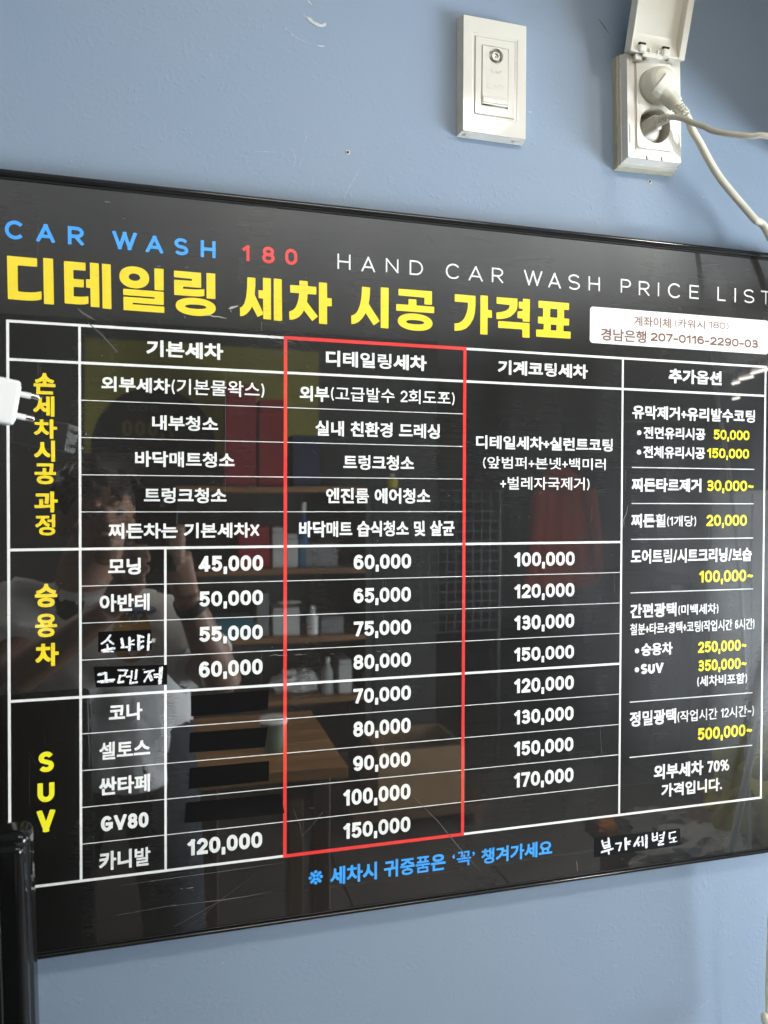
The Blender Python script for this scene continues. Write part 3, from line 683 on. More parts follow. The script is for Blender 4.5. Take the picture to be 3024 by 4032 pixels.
# scratches and rub marks on the acrylic ------------------------------------
def strip(r, pts, w0, rnd=0):
    P = [Vector(B(r, *p)) for p in pts]; L, R_ = [], []
    for i, p in enumerate(P):
        t_ = (P[min(i + 1, len(P) - 1)] - P[max(i - 1, 0)]).normalized(); n_ = Vector((-t_.y, t_.x))
        w_ = w0 * (1 if not rnd else random.uniform(.4, 1.5)) * (.25 if i in (0, len(P) - 1) else 1)
        L.append(p + n_ * w_); R_.append(p - n_ * w_)
    return [tuple(p) for p in L + R_[::-1]]
mm = .001
S1 = [('C', [(1228, 300), (1227, 500), (1225, 980)], .10), ('I', [(655, 812), (850, 782), (1200, 735), (1545, 685)], .10), ('I', [(638, 972), (900, 925), (1200, 890), (1350, 868), (1480, 842)], .14),
      ('I', [(982, 827), (995, 827)], .45), ('I', [(1010, 826), (1030, 824), (1052, 821)], .4), ('E', [(683, 1125), (684, 1200)], .1), ('H', [(150, 130), (153, 300)], .11), ('H', [(27, 1465), (40, 1695)], .11),
      ('F', [(1425, 655), (1421, 850)], .13), ('G', [(571, 530), (573, 715)], .12), ('G', [(483, 212), (484, 290)], .1), ('G', [(496, 212), (495, 300)], .1), ('G', [(484, 378), (485, 440)], .1), ('G', [(1160, 930), (1167, 1058)], .12), ('G', [(1497, 900), (1502, 1025)], .12),
      ('F', [(1465, 668), (1500, 660), (1520, 665), (1565, 662)], .22), ('F', [(1600, 660), (1640, 655)], .15), ('G', [(75, 568), (128, 563)], .3), ('G', [(238, 562), (256, 563)], .35), ('G', [(453, 550), (473, 551)], .28), ('G', [(500, 547), (520, 549)], .28),
      ('D', [(1458, 815), (1457, 895)], .16), ('L', [(686, 323), (720, 326)], .5), ('L', [(801, 433), (818, 436)], .45), ('L', [(1028, 745), (1050, 743)], .5), ('L', [(1210, 750), (1230, 751)], .4),
      ('2', [(1280, 880), (1400, 870), (1440, 890), (1520, 890), (1570, 905), (1630, 915)], .45), ('2', [(1035, 885), (1045, 915)], .5), ('3', [(490, 790), (493, 915)], .5), ('3', [(0, 590), (40, 575), (140, 545)], 1.1), ('3', [(20, 580), (40, 640)], 1.0),
      ('I', [(942, 1037), (1100, 950), (1200, 890)], .07), ('I', [(160, 120), (161, 385)], .08), ('J', [(255, 548), (310, 490), (375, 410)], .12), ('J', [(210, 385), (250, 480), (262, 540)], .10),
      ('J', [(303, 388), (328, 390)], .3), ('E', [(300, 1450), (285, 1530), (258, 1590), (262, 1660)], .22), ('E', [(280, 1110), (275, 1310)], .18), ('J', [(702, 0), (703, 95)], .1), ('K', [(305, 700), (312, 770)], .35), ('Y', [(562, 640), (598, 622)], .3),
      ('A', [(165, 90), (163, 225)], .18), ('Z', [(776, 35), (776, 330)], .14), ('Z', [(822, 35), (815, 320)], .12), ('Z', [(865, 720), (868, 1150)], .12), ('X', [(1262, 320), (1275, 345), (1290, 400)], 1.6), ('X', [(1300, 320), (1305, 390)], .8)]
for r, p, w_ in S1: poly_shape('scratch', [strip(r, p, w_ * mm, 1)], -.00034, SCR, board, .00004)
cs = []
random.seed(11)
for k in range(75):                                        # rubbed patch left of the red box, faint arcs
    u, v = random.gauss(1085, 60), random.gauss(1325, 42); a = random.choice([random.gauss(.06, .12), random.gauss(.4, .2)]); L = random.uniform(15, 85)
    cs.append(strip('P', [(u, v), (u + L * .5 * math.cos(a), v + L * .5 * math.sin(a) - 2), (u + L * math.cos(a), v + L * math.sin(a))], random.uniform(.05, .13) * mm))
for k in range(60):
    u, v = random.uniform(900, 2100), random.uniform(880, 1250); a = random.gauss(.03, .10); L = random.uniform(30, 160)
    cs.append(strip('P', [(u, v), (u + L * .5, v + L * .5 * math.sin(a)), (u + L, v + L * math.sin(a) * 1.3)], random.uniform(.03, .07) * mm))
for k in range(90):
    u, v = random.uniform(20, 3000), random.uniform(900, 3500); a = random.uniform(0, 6.28); L = random.uniform(10, 70)
    cs.append(strip('P', [(u, v), (u + L * .5 * math.cos(a) + 3, v + L * .5 * math.sin(a)), (u + L * math.cos(a), v + L * math.sin(a))], random.uniform(.03, .08) * mm))
for r, p, w_ in [('1', [(1050, 800), (1120, 870), (1230, 935), (1290, 968)], .8), ('L', [(1080, 250), (1130, 320), (1185, 415)], .35), ('L', [(1340, 440), (1380, 500), (1440, 545)], .45), ('C', [(480, 30), (560, 100), (640, 190)], 1.0),
                 ('J', [(860, 320), (1000, 460), (1130, 620), (1240, 740)], .35), ('I', [(1415, 730), (1200, 890), (990, 1070)], .10), ('E', [(210, 478), (640, 480)], .25), ('E', [(205, 480), (205, 640), (650, 640)], .25)]:
    cs.append(strip(r, p, w_ * mm, 1))
o = poly_shape('faint_scratch', cs, -.00030, SCRD, board, .00004); o['kind'] = 'stuff'
cs = []
for k in range(110):
    u, v = random.uniform(20, 3010), random.uniform(860, 3450); cx, cz = B('P', u, v); rr = random.choice([.12, .16, .2, .3]) * mm
    cs.append([(cx + rr * math.cos(1.05 * j) * random.uniform(.7, 1.3), cz + rr * math.sin(1.05 * j)) for j in range(6)])
o = poly_shape('dust_speck', cs, -.00034, SCR, board, .00004); o['kind'] = 'stuff'

# tapes stuck over the old entries ---------------------------------------------
def tape(r, quad, label, th=.0005, lift=None):
    c = [B(r, *q) for q in quad]; x = sum(p[0] for p in c) / 4; z = min(p[1] for p in c)
    t = thing('tape_strip', label, 'tape', (x, -.0003, z), 'black tape strips on the price board')
    n, mth = 16, 5; vs = []; fs = []
    rnd = random.Random(int(x * 9999))
    for j in range(mth):
        for i in range(n):
            a, b = i / (n - 1), j / (mth - 1)
            # quad: TL TR BR BL
            top = Vector(c[0]).lerp(Vector(c[1]), a); bot = Vector(c[3]).lerp(Vector(c[2]), a); p = top.lerp(bot, b)
            y = -.00045 - .00016 * (noise.noise(Vector((a * 5, b * 2, x * 50))) + .5)
            if lift: y -= lift * (b ** 2) * (.6 + .4 * math.sin(a * PI)) + lift * .3 * (1 - b) * abs(a - .5)
            vs.append((p.x, y, p.y))
    for j in range(mth - 1):
        for i in range(n - 1):
            k = j * n + i; fs.append((k, k + n, k + n + 1, k + 1))
    me = bpy.data.meshes.new('tape_film'); me.from_pydata(vs, [], fs); me.update()
    bm = bmesh.new(); bm.from_mesh(me); bmesh.ops.solidify(bm, geom=bm.faces[:], thickness=th * .5); bm.to_mesh(me); bm.free()
    link('tape_film', me, TAPE, t, True); return t
def hand(t, r, strokes, label, k=1.3):
    s0 = RG[r][2]; cs = []; dd = None
    P = [(B(r, *a), B(r, *b), abs(B(r, a[0] + w_ / 2, a[1])[0] - B(r, *a)[0]) * k) for a, b, w_ in strokes]
    xs_ = [q[0] for p in P for q in p[:2]]; zs_ = [q[1] for p in P for q in p[:2]]; h = .00012
    xs = np.arange(min(xs_) - .002, max(xs_) + .002, h); zs = np.arange(min(zs_) - .002, max(zs_) + .002, h); X, Z = np.meshgrid(xs, zs); best = np.full(X.shape, 1e9)
    rs = np.random.RandomState(3); nz_ = rs.randn(*[n // 3 + 2 for n in X.shape]).repeat(3, 0).repeat(3, 1)[:X.shape[0], :X.shape[1]]
    for _ in range(3): nz_ = (nz_ + np.roll(nz_, 1, 0) + np.roll(nz_, 1, 1) + np.roll(nz_, -1, 1)) / 4
    for a, b, w_ in P: best = np.minimum(best, segdist(X, Z, np.array([(*a, *b)])) - w_)
    cs = march(best + nz_ * .00022, xs[0], zs[0], h)
    o = poly_shape('handwriting', cs, -.00105, PAINT, t, .00012); o['label'] = label
t = tape('X', [(185, 190), (1230, 148), (1243, 540), (187, 590)], 'short black tape handwritten in white, third row of the car names')
hand(t, 'X', [((425, 255), (360, 345), 34), ((360, 345), (258, 420), 30), ((385, 350), (485, 425), 30), ((370, 440), (368, 520), 26), ((265, 555), (505, 510), 38), ((275, 585), (480, 575), 20),
     ((650, 330), (675, 455), 42), ((645, 495), (790, 485), 30), ((805, 305), (805, 550), 36), ((835, 385), (892, 350), 26), ((835, 435), (892, 435), 26),
     ((975, 262), (1075, 290), 36), ((985, 270), (988, 535), 42), ((1020, 392), (1080, 370), 26), ((990, 525), (1065, 480), 46), ((1188, 240), (1170, 540), 36), ((1192, 400), (1238, 385), 20)], 'white brush handwriting')
t = tape('X', [(95, 885), (1555, 840), (1550, 1235), (140, 1290)], 'long black tape handwritten in white, below the short handwritten one')
hand(t, 'X', [((195, 1030), (340, 1002), 40), ((342, 1005), (338, 1130), 40), ((185, 1172), (495, 1132), 34), ((235, 1195), (485, 1168), 16),
     ((585, 945), (755, 948), 28), ((745, 950), (710, 1050), 30), ((715, 1045), (625, 1058), 22), ((620, 1055), (588, 1180), 34), ((588, 1190), (680, 1172), 34), ((750, 1075), (812, 1066), 30),
     ((848, 965), (843, 1100), 26), ((945, 945), (925, 1115), 34), ((828, 1135), (822, 1195), 28), ((822, 1205), (955, 1182), 30),
     ((1075, 932), (1100, 935), 10), ((1105, 985), (1285, 948), 32), ((1220, 975), (1100, 1165), 30), ((1190, 1060), (1225, 1150), 24), ((1225, 1045), (1262, 1135), 24),
     ((1295, 1030), (1365, 1027), 28), ((1305, 1080), (1370, 1076), 28), ((1412, 905), (1392, 1205), 32), ((1450, 890), (1422, 1205), 26)], 'white brush handwriting')
t = tape('Y', [(130, 298), (1520, 135), (1533, 402), (128, 600)], 'black tape handwritten in white at the lower right corner of the board')
hand(t, 'Y', [((245, 330), (265, 415), 22), ((348, 295), (360, 415), 24), ((265, 360), (350, 345), 12), ((278, 412), (368, 388), 14), ((282, 445), (370, 425), 22), ((238, 513), (415, 457), 22), ((345, 485), (355, 540), 20),
     ((468, 375), (555, 362), 18), ((552, 368), (520, 485), 20), ((626, 295), (633, 460), 30), ((648, 358), (700, 335), 22), ((648, 382), (692, 382), 14), ((840, 275), (768, 408), 24), ((815, 335), (842, 400), 22), ((848, 348), (893, 336), 12),
     ((900, 268), (908, 402), 20), ((965, 245), (965, 430), 30), ((1068, 212), (1070, 318), 20), ((1140, 202), (1140, 308), 20), ((1075, 272), (1138, 256), 12), ((1078, 325), (1138, 306), 18), ((1255, 192), (1236, 298), 22), ((1178, 240), (1238, 226), 12),
     ((1192, 284), (1238, 275), 12), ((1162, 335), (1243, 320), 10), ((1243, 326), (1162, 374), 10), ((1162, 394), (1243, 381), 18), ((1338, 205), (1438, 181), 12), ((1342, 202), (1345, 288), 20), ((1350, 294), (1448, 271), 12), ((1410, 292), (1415, 342), 20), ((1348, 354), (1462, 336), 12)], 'thin white brush handwriting')
for i, (q, lab) in enumerate([([(168, 378), (507, 350), (503, 435), (168, 465)], 'blank black tape, topmost of the four in the price column'), ([(163, 537), (502, 512), (490, 598), (160, 622)], 'blank black tape second from the top of the four'),
                            ([(163, 690), (508, 660), (507, 745), (157, 780)], 'blank black tape third from the top of the four'), ([(147, 842), (560, 805), (574, 882), (138, 925)], 'blank black tape lowest of the four, its lower edge peeling away')]):
    tape('T', q, lab, lift=[.0004, .0006, .0004, .0035][i])

# ================================================================== blank socket plate with the aerial connector
def V3(r, x, y, pl):
    u, v = px(r, x, y); return W(u, v, pl)
def framebm(bm, outer, inner, y0, y1):
    """closed picture-frame prism: outer / inner = (xa, xb, za, zb), y0 front"""
    def q(b, y): return [bm.verts.new((b[0], y, b[2])), bm.verts.new((b[1], y, b[2])), bm.verts.new((b[1], y, b[3])), bm.verts.new((b[0], y, b[3]))]
    of, inf, ob, ib = q(outer, y0), q(inner, y0), q(outer, y1), q(inner, y1)
    for i in range(4):
        j = (i + 1) % 4
        bm.faces.new((of[i], of[j], inf[j], inf[i])); bm.faces.new((ob[j], ob[i], ib[i], ib[j]))
        bm.faces.new((of[j], of[i], ob[i], ob[j])); bm.faces.new((inf[i], inf[j], ib[j], ib[i]))
def frame(name, outer, inner, y0, y1, m, parent, bev=.0004):
    bm = bmesh.new(); framebm(bm, outer, inner, y0, y1); bmesh.ops.recalc_face_normals(bm, faces=bm.faces[:])
    if bev: bmesh.ops.bevel(bm, geom=bm.edges[:], offset=bev, segments=2, affect='EDGES', profile=.5)
    return from_bm(name, bm, m, parent, True)
YF = .0045                                    # front of the plate
a = V3('V', 100, 62, YF); b = V3('V', 1108, 2086, YF)
x0, x1, z1 = a[0], b[0], a[2]; z0 = b[2]
t = thing('aerial_socket', 'cream aerial socket plate with one round connector, left of the plugged outlet', 'wall socket', (x0, WALL, z0))
# plate body with tapering sides and a rectangular opening
bm = bmesh.new(); k = .0026
framebm(bm, (x0, x1, z0, z1), (x0 + .0105, x1 - .0105, z0 + .0165, z1 - .0165), YF, YF + .004)
bmesh.ops.recalc_face_normals(bm, faces=bm.faces[:]); bmesh.ops.bevel(bm, geom=bm.edges[:], offset=.0008, segments=3, affect='EDGES', profile=.5)
pl_ = from_bm('faceplate', bm, PLASTB, t, True)
bm = bmesh.new()
rr = [[(x0 + .0006, YF + .0006), (x1 - .0006, YF + .0006)], [(x0 - k, WALL - .0008), (x1 + k, WALL - .0008)]]
def skirt(bm, A, ya, Bx, yb):
    va = [bm.verts.new((A[i], ya, A[j])) for i, j in ((0, 2), (1, 2), (1, 3), (0, 3))]; vb = [bm.verts.new((Bx[i], yb, Bx[j])) for i, j in ((0, 2), (1, 2), (1, 3), (0, 3))]
    for i in range(4): bm.faces.new((va[i], va[(i + 1) % 4], vb[(i + 1) % 4], vb[i]))
skirt(bm, (x0 + .0001, x1 - .0001, z0 + .0001, z1 - .0001), YF + .001, (x0 - k, x1 + k * .4, z0 - k * .55, z1 + k * .6), WALL - .0003)
bmesh.ops.recalc_face_normals(bm, faces=bm.faces[:]); bmesh.ops.solidify(bm, geom=bm.faces[:], thickness=.001)
from_bm('side_skirt', bm, PLASTM, t)
frame('bezel', (x0 + .0100, x1 - .0100, z0 + .0160, z1 - .0160), (x0 + .0128, x1 - .0128, z0 + .0190, z1 - .0190), YF + .0004, YF + .005, PLASTB, t, .0005)
frame('mounting_plate', (x0 + .0132, x1 - .0132, z0 + .0194, z1 - .0194), (x0 + .0202, x1 - .0202, z0 + .0285, z1 - .0270), YF - .0002, YF + .005, PLASTB, t, .0004)
box('cavity', x0 + .011, x1 - .011, YF + .0055, WALL - .001, z0 + .017, z1 - .017, PLASTM, t)
ix0, ix1, iz0, iz1 = x0 + .0208, x1 - .0208, z0 + .0300, z1 - .0278
cx, cz = V3('V', 622, 742, YF)[0], V3('V', 622, 742, YF)[2]; R0 = .0078
def plate_hole(name, X0, X1, Z0, Z1, holes, y, th, m, parent, bev=0, seg=36):
    c = [[(X0, Z0), (X1, Z0), (X1, Z1), (X0, Z1)]] if not bev else [rrect(X0, X1, Z0, Z1, bev)]
    for hx, hz, hr in holes: c.append([(hx + hr * math.cos(2 * PI * q / seg), hz + hr * math.sin(2 * PI * q / seg)) for q in range(seg)])
    o = poly_shape(name, c, y + th / 2, m, parent, th); return o
plate_hole('insert', ix0, ix1, iz0, iz1, [(cx, cz, R0)], YF - .0006, .004, PLASTB, t)
box('insert_lip', ix0 + .001, ix1 - .0012, YF - .0016, YF - .0006, iz0 + .0015, iz0 + .0075, PLASTB, t, bev=.0004)
def ring_tube(name, cx, cz, r0, r1, ya, yb, m, parent, seg=32):
    bm = bmesh.new(); L = []
    for r, y in ((r0, yb), (r0, ya), (r1, ya), (r1, yb)): L.append([bm.verts.new((cx + r * math.cos(2 * PI * k / seg), y, cz + r * math.sin(2 * PI * k / seg))) for k in range(seg)])
    for i in range(4):
        for k in range(seg): bm.faces.new((L[i][k], L[i][(k + 1) % seg], L[(i + 1) % 4][(k + 1) % seg], L[(i + 1) % 4][k]))
    bmesh.ops.recalc_face_normals(bm, faces=bm.faces[:]); return from_bm(name, bm, m, parent, True)
ring_tube('recess_wall', cx, cz, R0 - .0001, R0 + .0008, YF - .0004, WALL - .002, PLASTM, t)
def disc(name, cx, cz, r, y, m, parent, th=.0006): return poly_shape(name, [[(cx + r * math.cos(2 * PI * k / 28), cz + r * math.sin(2 * PI * k / 28)) for k in range(28)]], y, m, parent, th)
disc('recess_floor', cx, cz, R0, WALL - .003, mat('socket_brass', (.10, .085, .05), .3, .5, metal=.7), t)
con = ring_tube('connector', cx - .0002, cz - .0006, .0030, .0044, YF - .0012, WALL - .004, METAL, t)
disc('connector_core', cx - .0002, cz - .0006, .0031, YF + .0006, WPLAS, con); disc('pin_hole', cx - .0002, cz - .0006, .0007, YF + .0002, DARK, con, .0003)
# raised maker's words
EMB = mat('embossed_cream', (.53, .51, .44), .18, .5)
def emb(s, xa, ya, xb, yb, par=t):
    return lettering(s, 'V', (xa, ya), (xb, yb), EMB, 0, par, 'embossed_word', latw=.13, y=YF - .0009)
# (the plane of the insert lies a little behind the board, so its words are fitted there)
def emb_word(s, q0, q1):
    p, q = V3('V', *q0, YF), V3('V', *q1, YF); cs = []; n = len(s); wd = (q[0] - p[0]); hh = p[2] - q[2]
    ws = [G[c][0] for c in s]; tot = sum(ws) + .16 * (n - 1); x = p[0]
    for c, g in zip(s, ws):
        cs += latin_contours(c, g / tot * wd, hh, hh * .16, x, q[2]); x += (g + .16) / tot * wd
    poly_shape('embossed_word', cs, YF - .0008, EMB, t, .0003)
emb_word('TAP', (540, 960), (712, 1042)); emb_word('CATV', (490, 1180), (780, 1282))
box('label_strip', *(V3('V', 478, 1175, YF)[0], V3('V', 785, 1175, YF)[0]), YF - .0008, YF - .0006, V3('V', 620, 1292, YF)[2], V3('V', 620, 1186, YF)[2], PLASTB, t, bev=.00005, seg=1)
for xx in (.0045, x1 - x0 - .012): box('release_notch', x0 + xx, x0 + xx + .008, YF + .004, WALL - .004, z0 - .0018, z0 - .0008, PLASTM, t, bev=.0002, seg=1)

# ================================================================== double outlet with the flipped-up rain lid
YO = -.008                                    # front face
a = V3('O', 200, 190, YO); b = V3('O', 1132, 2015, YO); c_ = V3('O', 242, 1905, YO)
x0, x1, z0, z1 = c_[0], b[0], (b[2] + c_[2]) / 2, V3('O', 1080, 300, YO)[2] + .001
TILT = -.026
def unrot(p):
    dx, dz = p[0] - x0, p[2] - z0; return (x0 + dx * math.cos(TILT) - dz * math.sin(TILT), p[1], z0 + dx * math.sin(TILT) + dz * math.cos(TILT))
t = outlet = thing('wall_outlet', 'cream double outlet with its hinged lid flipped up and two plugs in it', 'wall outlet', (x0, WALL, z0))
outlet.rotation_euler.y = TILT
HR = .0188
g1, g2 = V3('O', 668, 735, YO), V3('O', 680, 1375, YO)
h1 = (unrot(g1)[0], unrot(g1)[2]); h2 = (unrot(g2)[0], unrot(g2)[2])
plate_hole('faceplate', x0, x1, z0, z1, [(h1[0], h1[1], HR), (h2[0], h2[1], HR)], YO + .0016, .0030, PLAST, t, bev=.0025, seg=48)
# raised surround of the two sockets
rx0, rx1 = unrot(V3('O', 372, 1000, YO))[0], unrot(V3('O', 962, 1000, YO))[0]; rz1, rz0 = V3('O', 640, 325, YO)[2], V3('O', 690, 1790, YO)[2]
plate_hole('socket_surround', rx0, rx1, rz0, rz1, [(h1[0], h1[1], HR + .00002), (h2[0], h2[1], HR + .00002)], YO, .0018, PLAST, t, bev=.003, seg=48)
frame('surround_groove', (rx0 - .0013, rx1 + .0013, rz0 - .0013, rz1 + .0013), (rx0 - .0004, rx1 + .0004, rz0 - .0004, rz1 + .0004), YO + .0009, YO + .0018, PLASTG, t, 0)
# body behind the faceplate, tapering out, with the yellowed gasket round its foot
def tbox(name, A, ya, Bx, yb, m, bev=.0008):
    bm = bmesh.new(); va = [bm.verts.new((A[i], ya, A[j])) for i, j in ((0, 2), (1, 2), (1, 3), (0, 3))]; vb = [bm.verts.new((Bx[i], yb, Bx[j])) for i, j in ((0, 2), (1, 2), (1, 3), (0, 3))]
    for i in range(4): bm.faces.new((va[i], va[(i + 1) % 4], vb[(i + 1) % 4], vb[i]))
    bmesh.ops.recalc_face_normals(bm, faces=bm.faces[:]); bmesh.ops.solidify(bm, geom=bm.faces[:], thickness=.0012)
    return from_bm(name, bm, m, t, False)
e = .0008
tbox('side_wall', (x0 + .0004, x1 - .0004, z0 + .0004, z1 - .0004), YO + .0018, (x0 - .0008, x1 + .0015, z0 - .0012, z1 + .0015), YO + .0120, PLASTM)
tbox('rim', (x0 - .0016, x1 + .002, z0 - .0022, z1 + .0022), YO + .0120, (x0 - .0018, x1 + .0026, z0 - .0034, z1 + .0028), YO + .0172, PLASTG)
frame('rim_lip', (x0 - .0018, x1 + .0022, z0 - .0026, z1 + .0025), (x0 - .0004, x1 + .0012, z0 - .001, z1 + .0012), YO + .0116, YO + .0126, PLASTM, t, .0002)
tbox('gasket', (x0 - .0026, x1 + .003, z0 - .0040, z1 + .0032), YO + .0172, (x0 - .0030, x1 + .0034, z0 - .0052, z1 + .0036), WALL - .0002, GASK)
frame('gasket_edge', (x0 - .0029, x1 + .0032, z0 - .0046, z1 + .0034), (x0 - .0005, x1 + .001, z0 - .001, z1 + .001), YO + .0170, YO + .0178, GASK, t, .0002)
for hx, hz in (h1, h2):
    wl = ring_tube('socket_well', hx, hz, HR - .0001, HR + .0012, YO + .0012, WALL - .0015, PLASTG, t, 40)
    disc('well_floor', hx, hz, HR, WALL - .0012, PLASTG, wl)
    for s_ in (-1, 1): disc('contact_hole', hx + s_ * .0095, hz, .0026, WALL - .0016, DARK, wl, .0002)
    for s_ in (-1, 1): box('earth_clip', hx - .002, hx + .002, WALL - .012, WALL - .002, hz + s_ * (HR - .0012) - .0006, hz + s_ * (HR - .0012) + .0006, METAL, wl)
zz = lambda y: V3('O', 0, y, YO)[2]
for X, Y0, Y1 in ((272, 1340, 1655), (1095, 1500, 1725)):
    p, q = unrot(V3('O', X, Y0, YO)), unrot(V3('O', X + 4, Y1, YO)); box('drain_slot', p[0] - .0006, p[0] + .0008, YO + .0010, YO + .0024, q[2], p[2], PLASTG, t, bev=.0002, seg=1)
for X, Y0 in ((560, 1905), (812, 1928)):
    p = unrot(V3('O', X, Y0, YO)); box('latch_hole', p[0] - .0014, p[0] + .0014, YO + .0014, YO + .0019, p[2] - .0018, p[2] + .0018, DARK, t); box('latch_tongue', p[0] - .0003, p[0] + .0011, YO + .0009, YO + .0014, p[2] - .0015, p[2] + .0015, PLASTG, t)
p = V3('O', 452, 1000, YO); box('raised_mark', p[0] - .0022, p[0] + .0022, YO - .0004, YO, p[2] - .0022, p[2] + .0022, PLASTM, t, bev=.0003, seg=1)
# the lid: a shallow open tray seen from inside, leaning out from the wall and to the right
def lid_pt(x, y, pl): return V3('X' if 0 else 'R', x, y, pl)
YL0, YL1 = YO - .006, YO - .022
LP = {}
bl, br = np.array(unrot(V3('R', 975, 250, YL0))), np.array(unrot(V3('R', 1245, 300, YL0)))            # foot of the lid (zoom R pixels)
tl, tr = np.array(unrot(V3('R', 1003, 0, YL0 - .013))), np.array(unrot(V3('R', 1300, 0, YL0 - .013)))
ux = Vector(br - bl); wl_ = ux.length; ux.normalize()
top = (Vector(tl) - Vector(bl)); n_ = ux.cross(top).normalized(); n_ = n_ if n_.y < 0 else -n_
uz = n_.cross(ux); uz = uz if uz.z > 0 else -uz
LM = Matrix(((ux.x, n_.x, uz.x, bl[0]), (ux.y, n_.y, uz.y, bl[1]), (ux.z, n_.z, uz.z, bl[2]), (0, 0, 0, 1)))   # local x across, y out of the wall, z up along the lid
lid = thing('lid_holder', 'x', 'x', (0, 0, 0)); bpy.data.objects.remove(lid)
HL = .118; wl_ = max(wl_, .06)
def lbox(name, xa, xb, ya, yb, za, zb, m, parent, bev=.0012):
    bm = bmesh.new(); box_bm(bm, xa, xb, ya, yb, za, zb, bev, 3, LM); bmesh.ops.recalc_face_normals(bm, faces=bm.faces[:]); return from_bm(name, bm, m, parent, True)
lidm = mat('lid_inside_cream', (.66, .635, .55), .16, .5, noise_amt=.03, nscale=12)
lid = lbox('lid', 0, wl_, -.011, -.0085, 0, HL, lidm, outlet, .001)
for args in ((0, .0022, -.010, .002, 0, HL), (wl_ - .0075, wl_, -.010, .001, 0, HL), (.0022, wl_ - .0075, -.010, .001, 0, .0022), (.0022, wl_ - .0075, -.010, .001, HL - .002, HL)):
    lbox('lid_edge', *args, lidm, lid, .0009)
# curved inner step and the two hinge eyes
bm = bmesh.new()
n = 14; prof = [(-.0086 + .0085 * (1 - math.sin(k / n * PI / 2)), .0024 + .020 * (k / n)) for k in range(n + 1)]
L_ = [[bm.verts.new(LM @ Vector((x, y, z))) for y, z in prof] for x in (.0024, wl_ - .0078)]
for k in range(n): bm.faces.new((L_[0][k], L_[1][k], L_[1][k + 1], L_[0][k + 1]))
bmesh.ops.recalc_face_normals(bm, faces=bm.faces[:]); from_bm('lid_fillet', bm, lidm, lid, True)
for xa in (.010, .0385):
    lbox('hinge_slot', xa, xa + .0075, -.0022, .0014, .0078, .0096, DARK, lid, .0001)
    lbox('hinge_eye', xa - .0004, xa + .0082, -.006, .0036, .0002, .0074, lidm, lid, .0018)
for xa in (.0225, .0325): lbox('hinge_rib', xa, xa + .0016, -.004, .0020, .0010, .0055, lidm, lid, .0004)
lbox('hinge_bar', .0155, .0400, -.003, .0016, -.0030, .0004, lidm, lid, .0008)
p, q = unrot(V3('R', 1052, 272, YO - .002)), unrot(V3('R', 1128, 305, YO - .002)); box('hinge_block', p[0], q[0], YO - .0035, YO + .002, q[2], p[2] + .003, PLASTG, outlet, bev=.0008)
for X in (1012, 1180):
    p = unrot(V3('R', X, 285, YO - .002)); box('hinge_post', p[0] - .003, p[0] + .005, YO - .004, YO + .002, p[2] - .003, p[2] + .004, PLASTM, outlet, bev=.0008)

# ---- plugs and cords ---------------------------------------------------------------
def pt(r, x, y, pl): return Vector(V3(r, x, y, pl))
PL = mat('warm_grey_plug', (.56, .535, .44), .36, .45, noise_amt=.05, nscale=50, bump=.05, bscale=300, bdist=.0002)
PL2 = mat('worn_grey_plug', (.47, .445, .37), .34, .45, noise_amt=.10, nscale=50)
t = thing('power_plug', 'large round angled cream plug in the upper socket with a thick cord', 'plug', pt('O', 672, 735, YO), 'plugs in the wall outlet')
# round head sunk in the well
bm = bmesh.new(); seg = 40
hx, hz = g1[0], g1[2]; rings = []
for y, r_ in ((WALL - .004, .0180), (YO + .002, .0183), (YO - .004, .0181), (YO - .010, .0172), (YO - .0145, .0150), (YO - .0170, .0110), (YO - .0178, .0045)):
    rings.append([bm.verts.new((hx + r_ * math.cos(2 * PI * k / seg) + .0010 * max(0, (YO - y) / .018), y, hz + r_ * math.sin(2 * PI * k / seg))) for k in range(seg)])
for i in range(len(rings) - 1):
    for k in range(seg): bm.faces.new((rings[i][k], rings[i][(k + 1) % seg], rings[i + 1][(k + 1) % seg], rings[i + 1][k]))
bm.faces.new(rings[0]); bm.faces.new(rings[-1])
# neck leaving down to the right
nk = [pt('O', 690, 690, YO - .008), pt('O', 800, 800, YO - .0085), pt('O', 900, 900, YO - .010), pt('O', 985, 985, YO - .0115), pt('O', 1035, 1035, YO - .012)]
tube_bm(bm, nk, [.0135, .0104, .0086, .0080, .0077], 28); bmesh.ops.recalc_face_normals(bm, faces=bm.faces[:])
me = bpy.data.meshes.new('plug_body'); bm.to_mesh(me); bm.free()
o = link('plug_body', me, PL, t, False)
rm = o.modifiers.new('remesh', 'REMESH'); rm.mode = 'VOXEL'; rm.voxel_size = .0006; rm.use_smooth_shade = True
sm = o.modifiers.new('smooth', 'SMOOTH'); sm.iterations = 6; sm.factor = .5
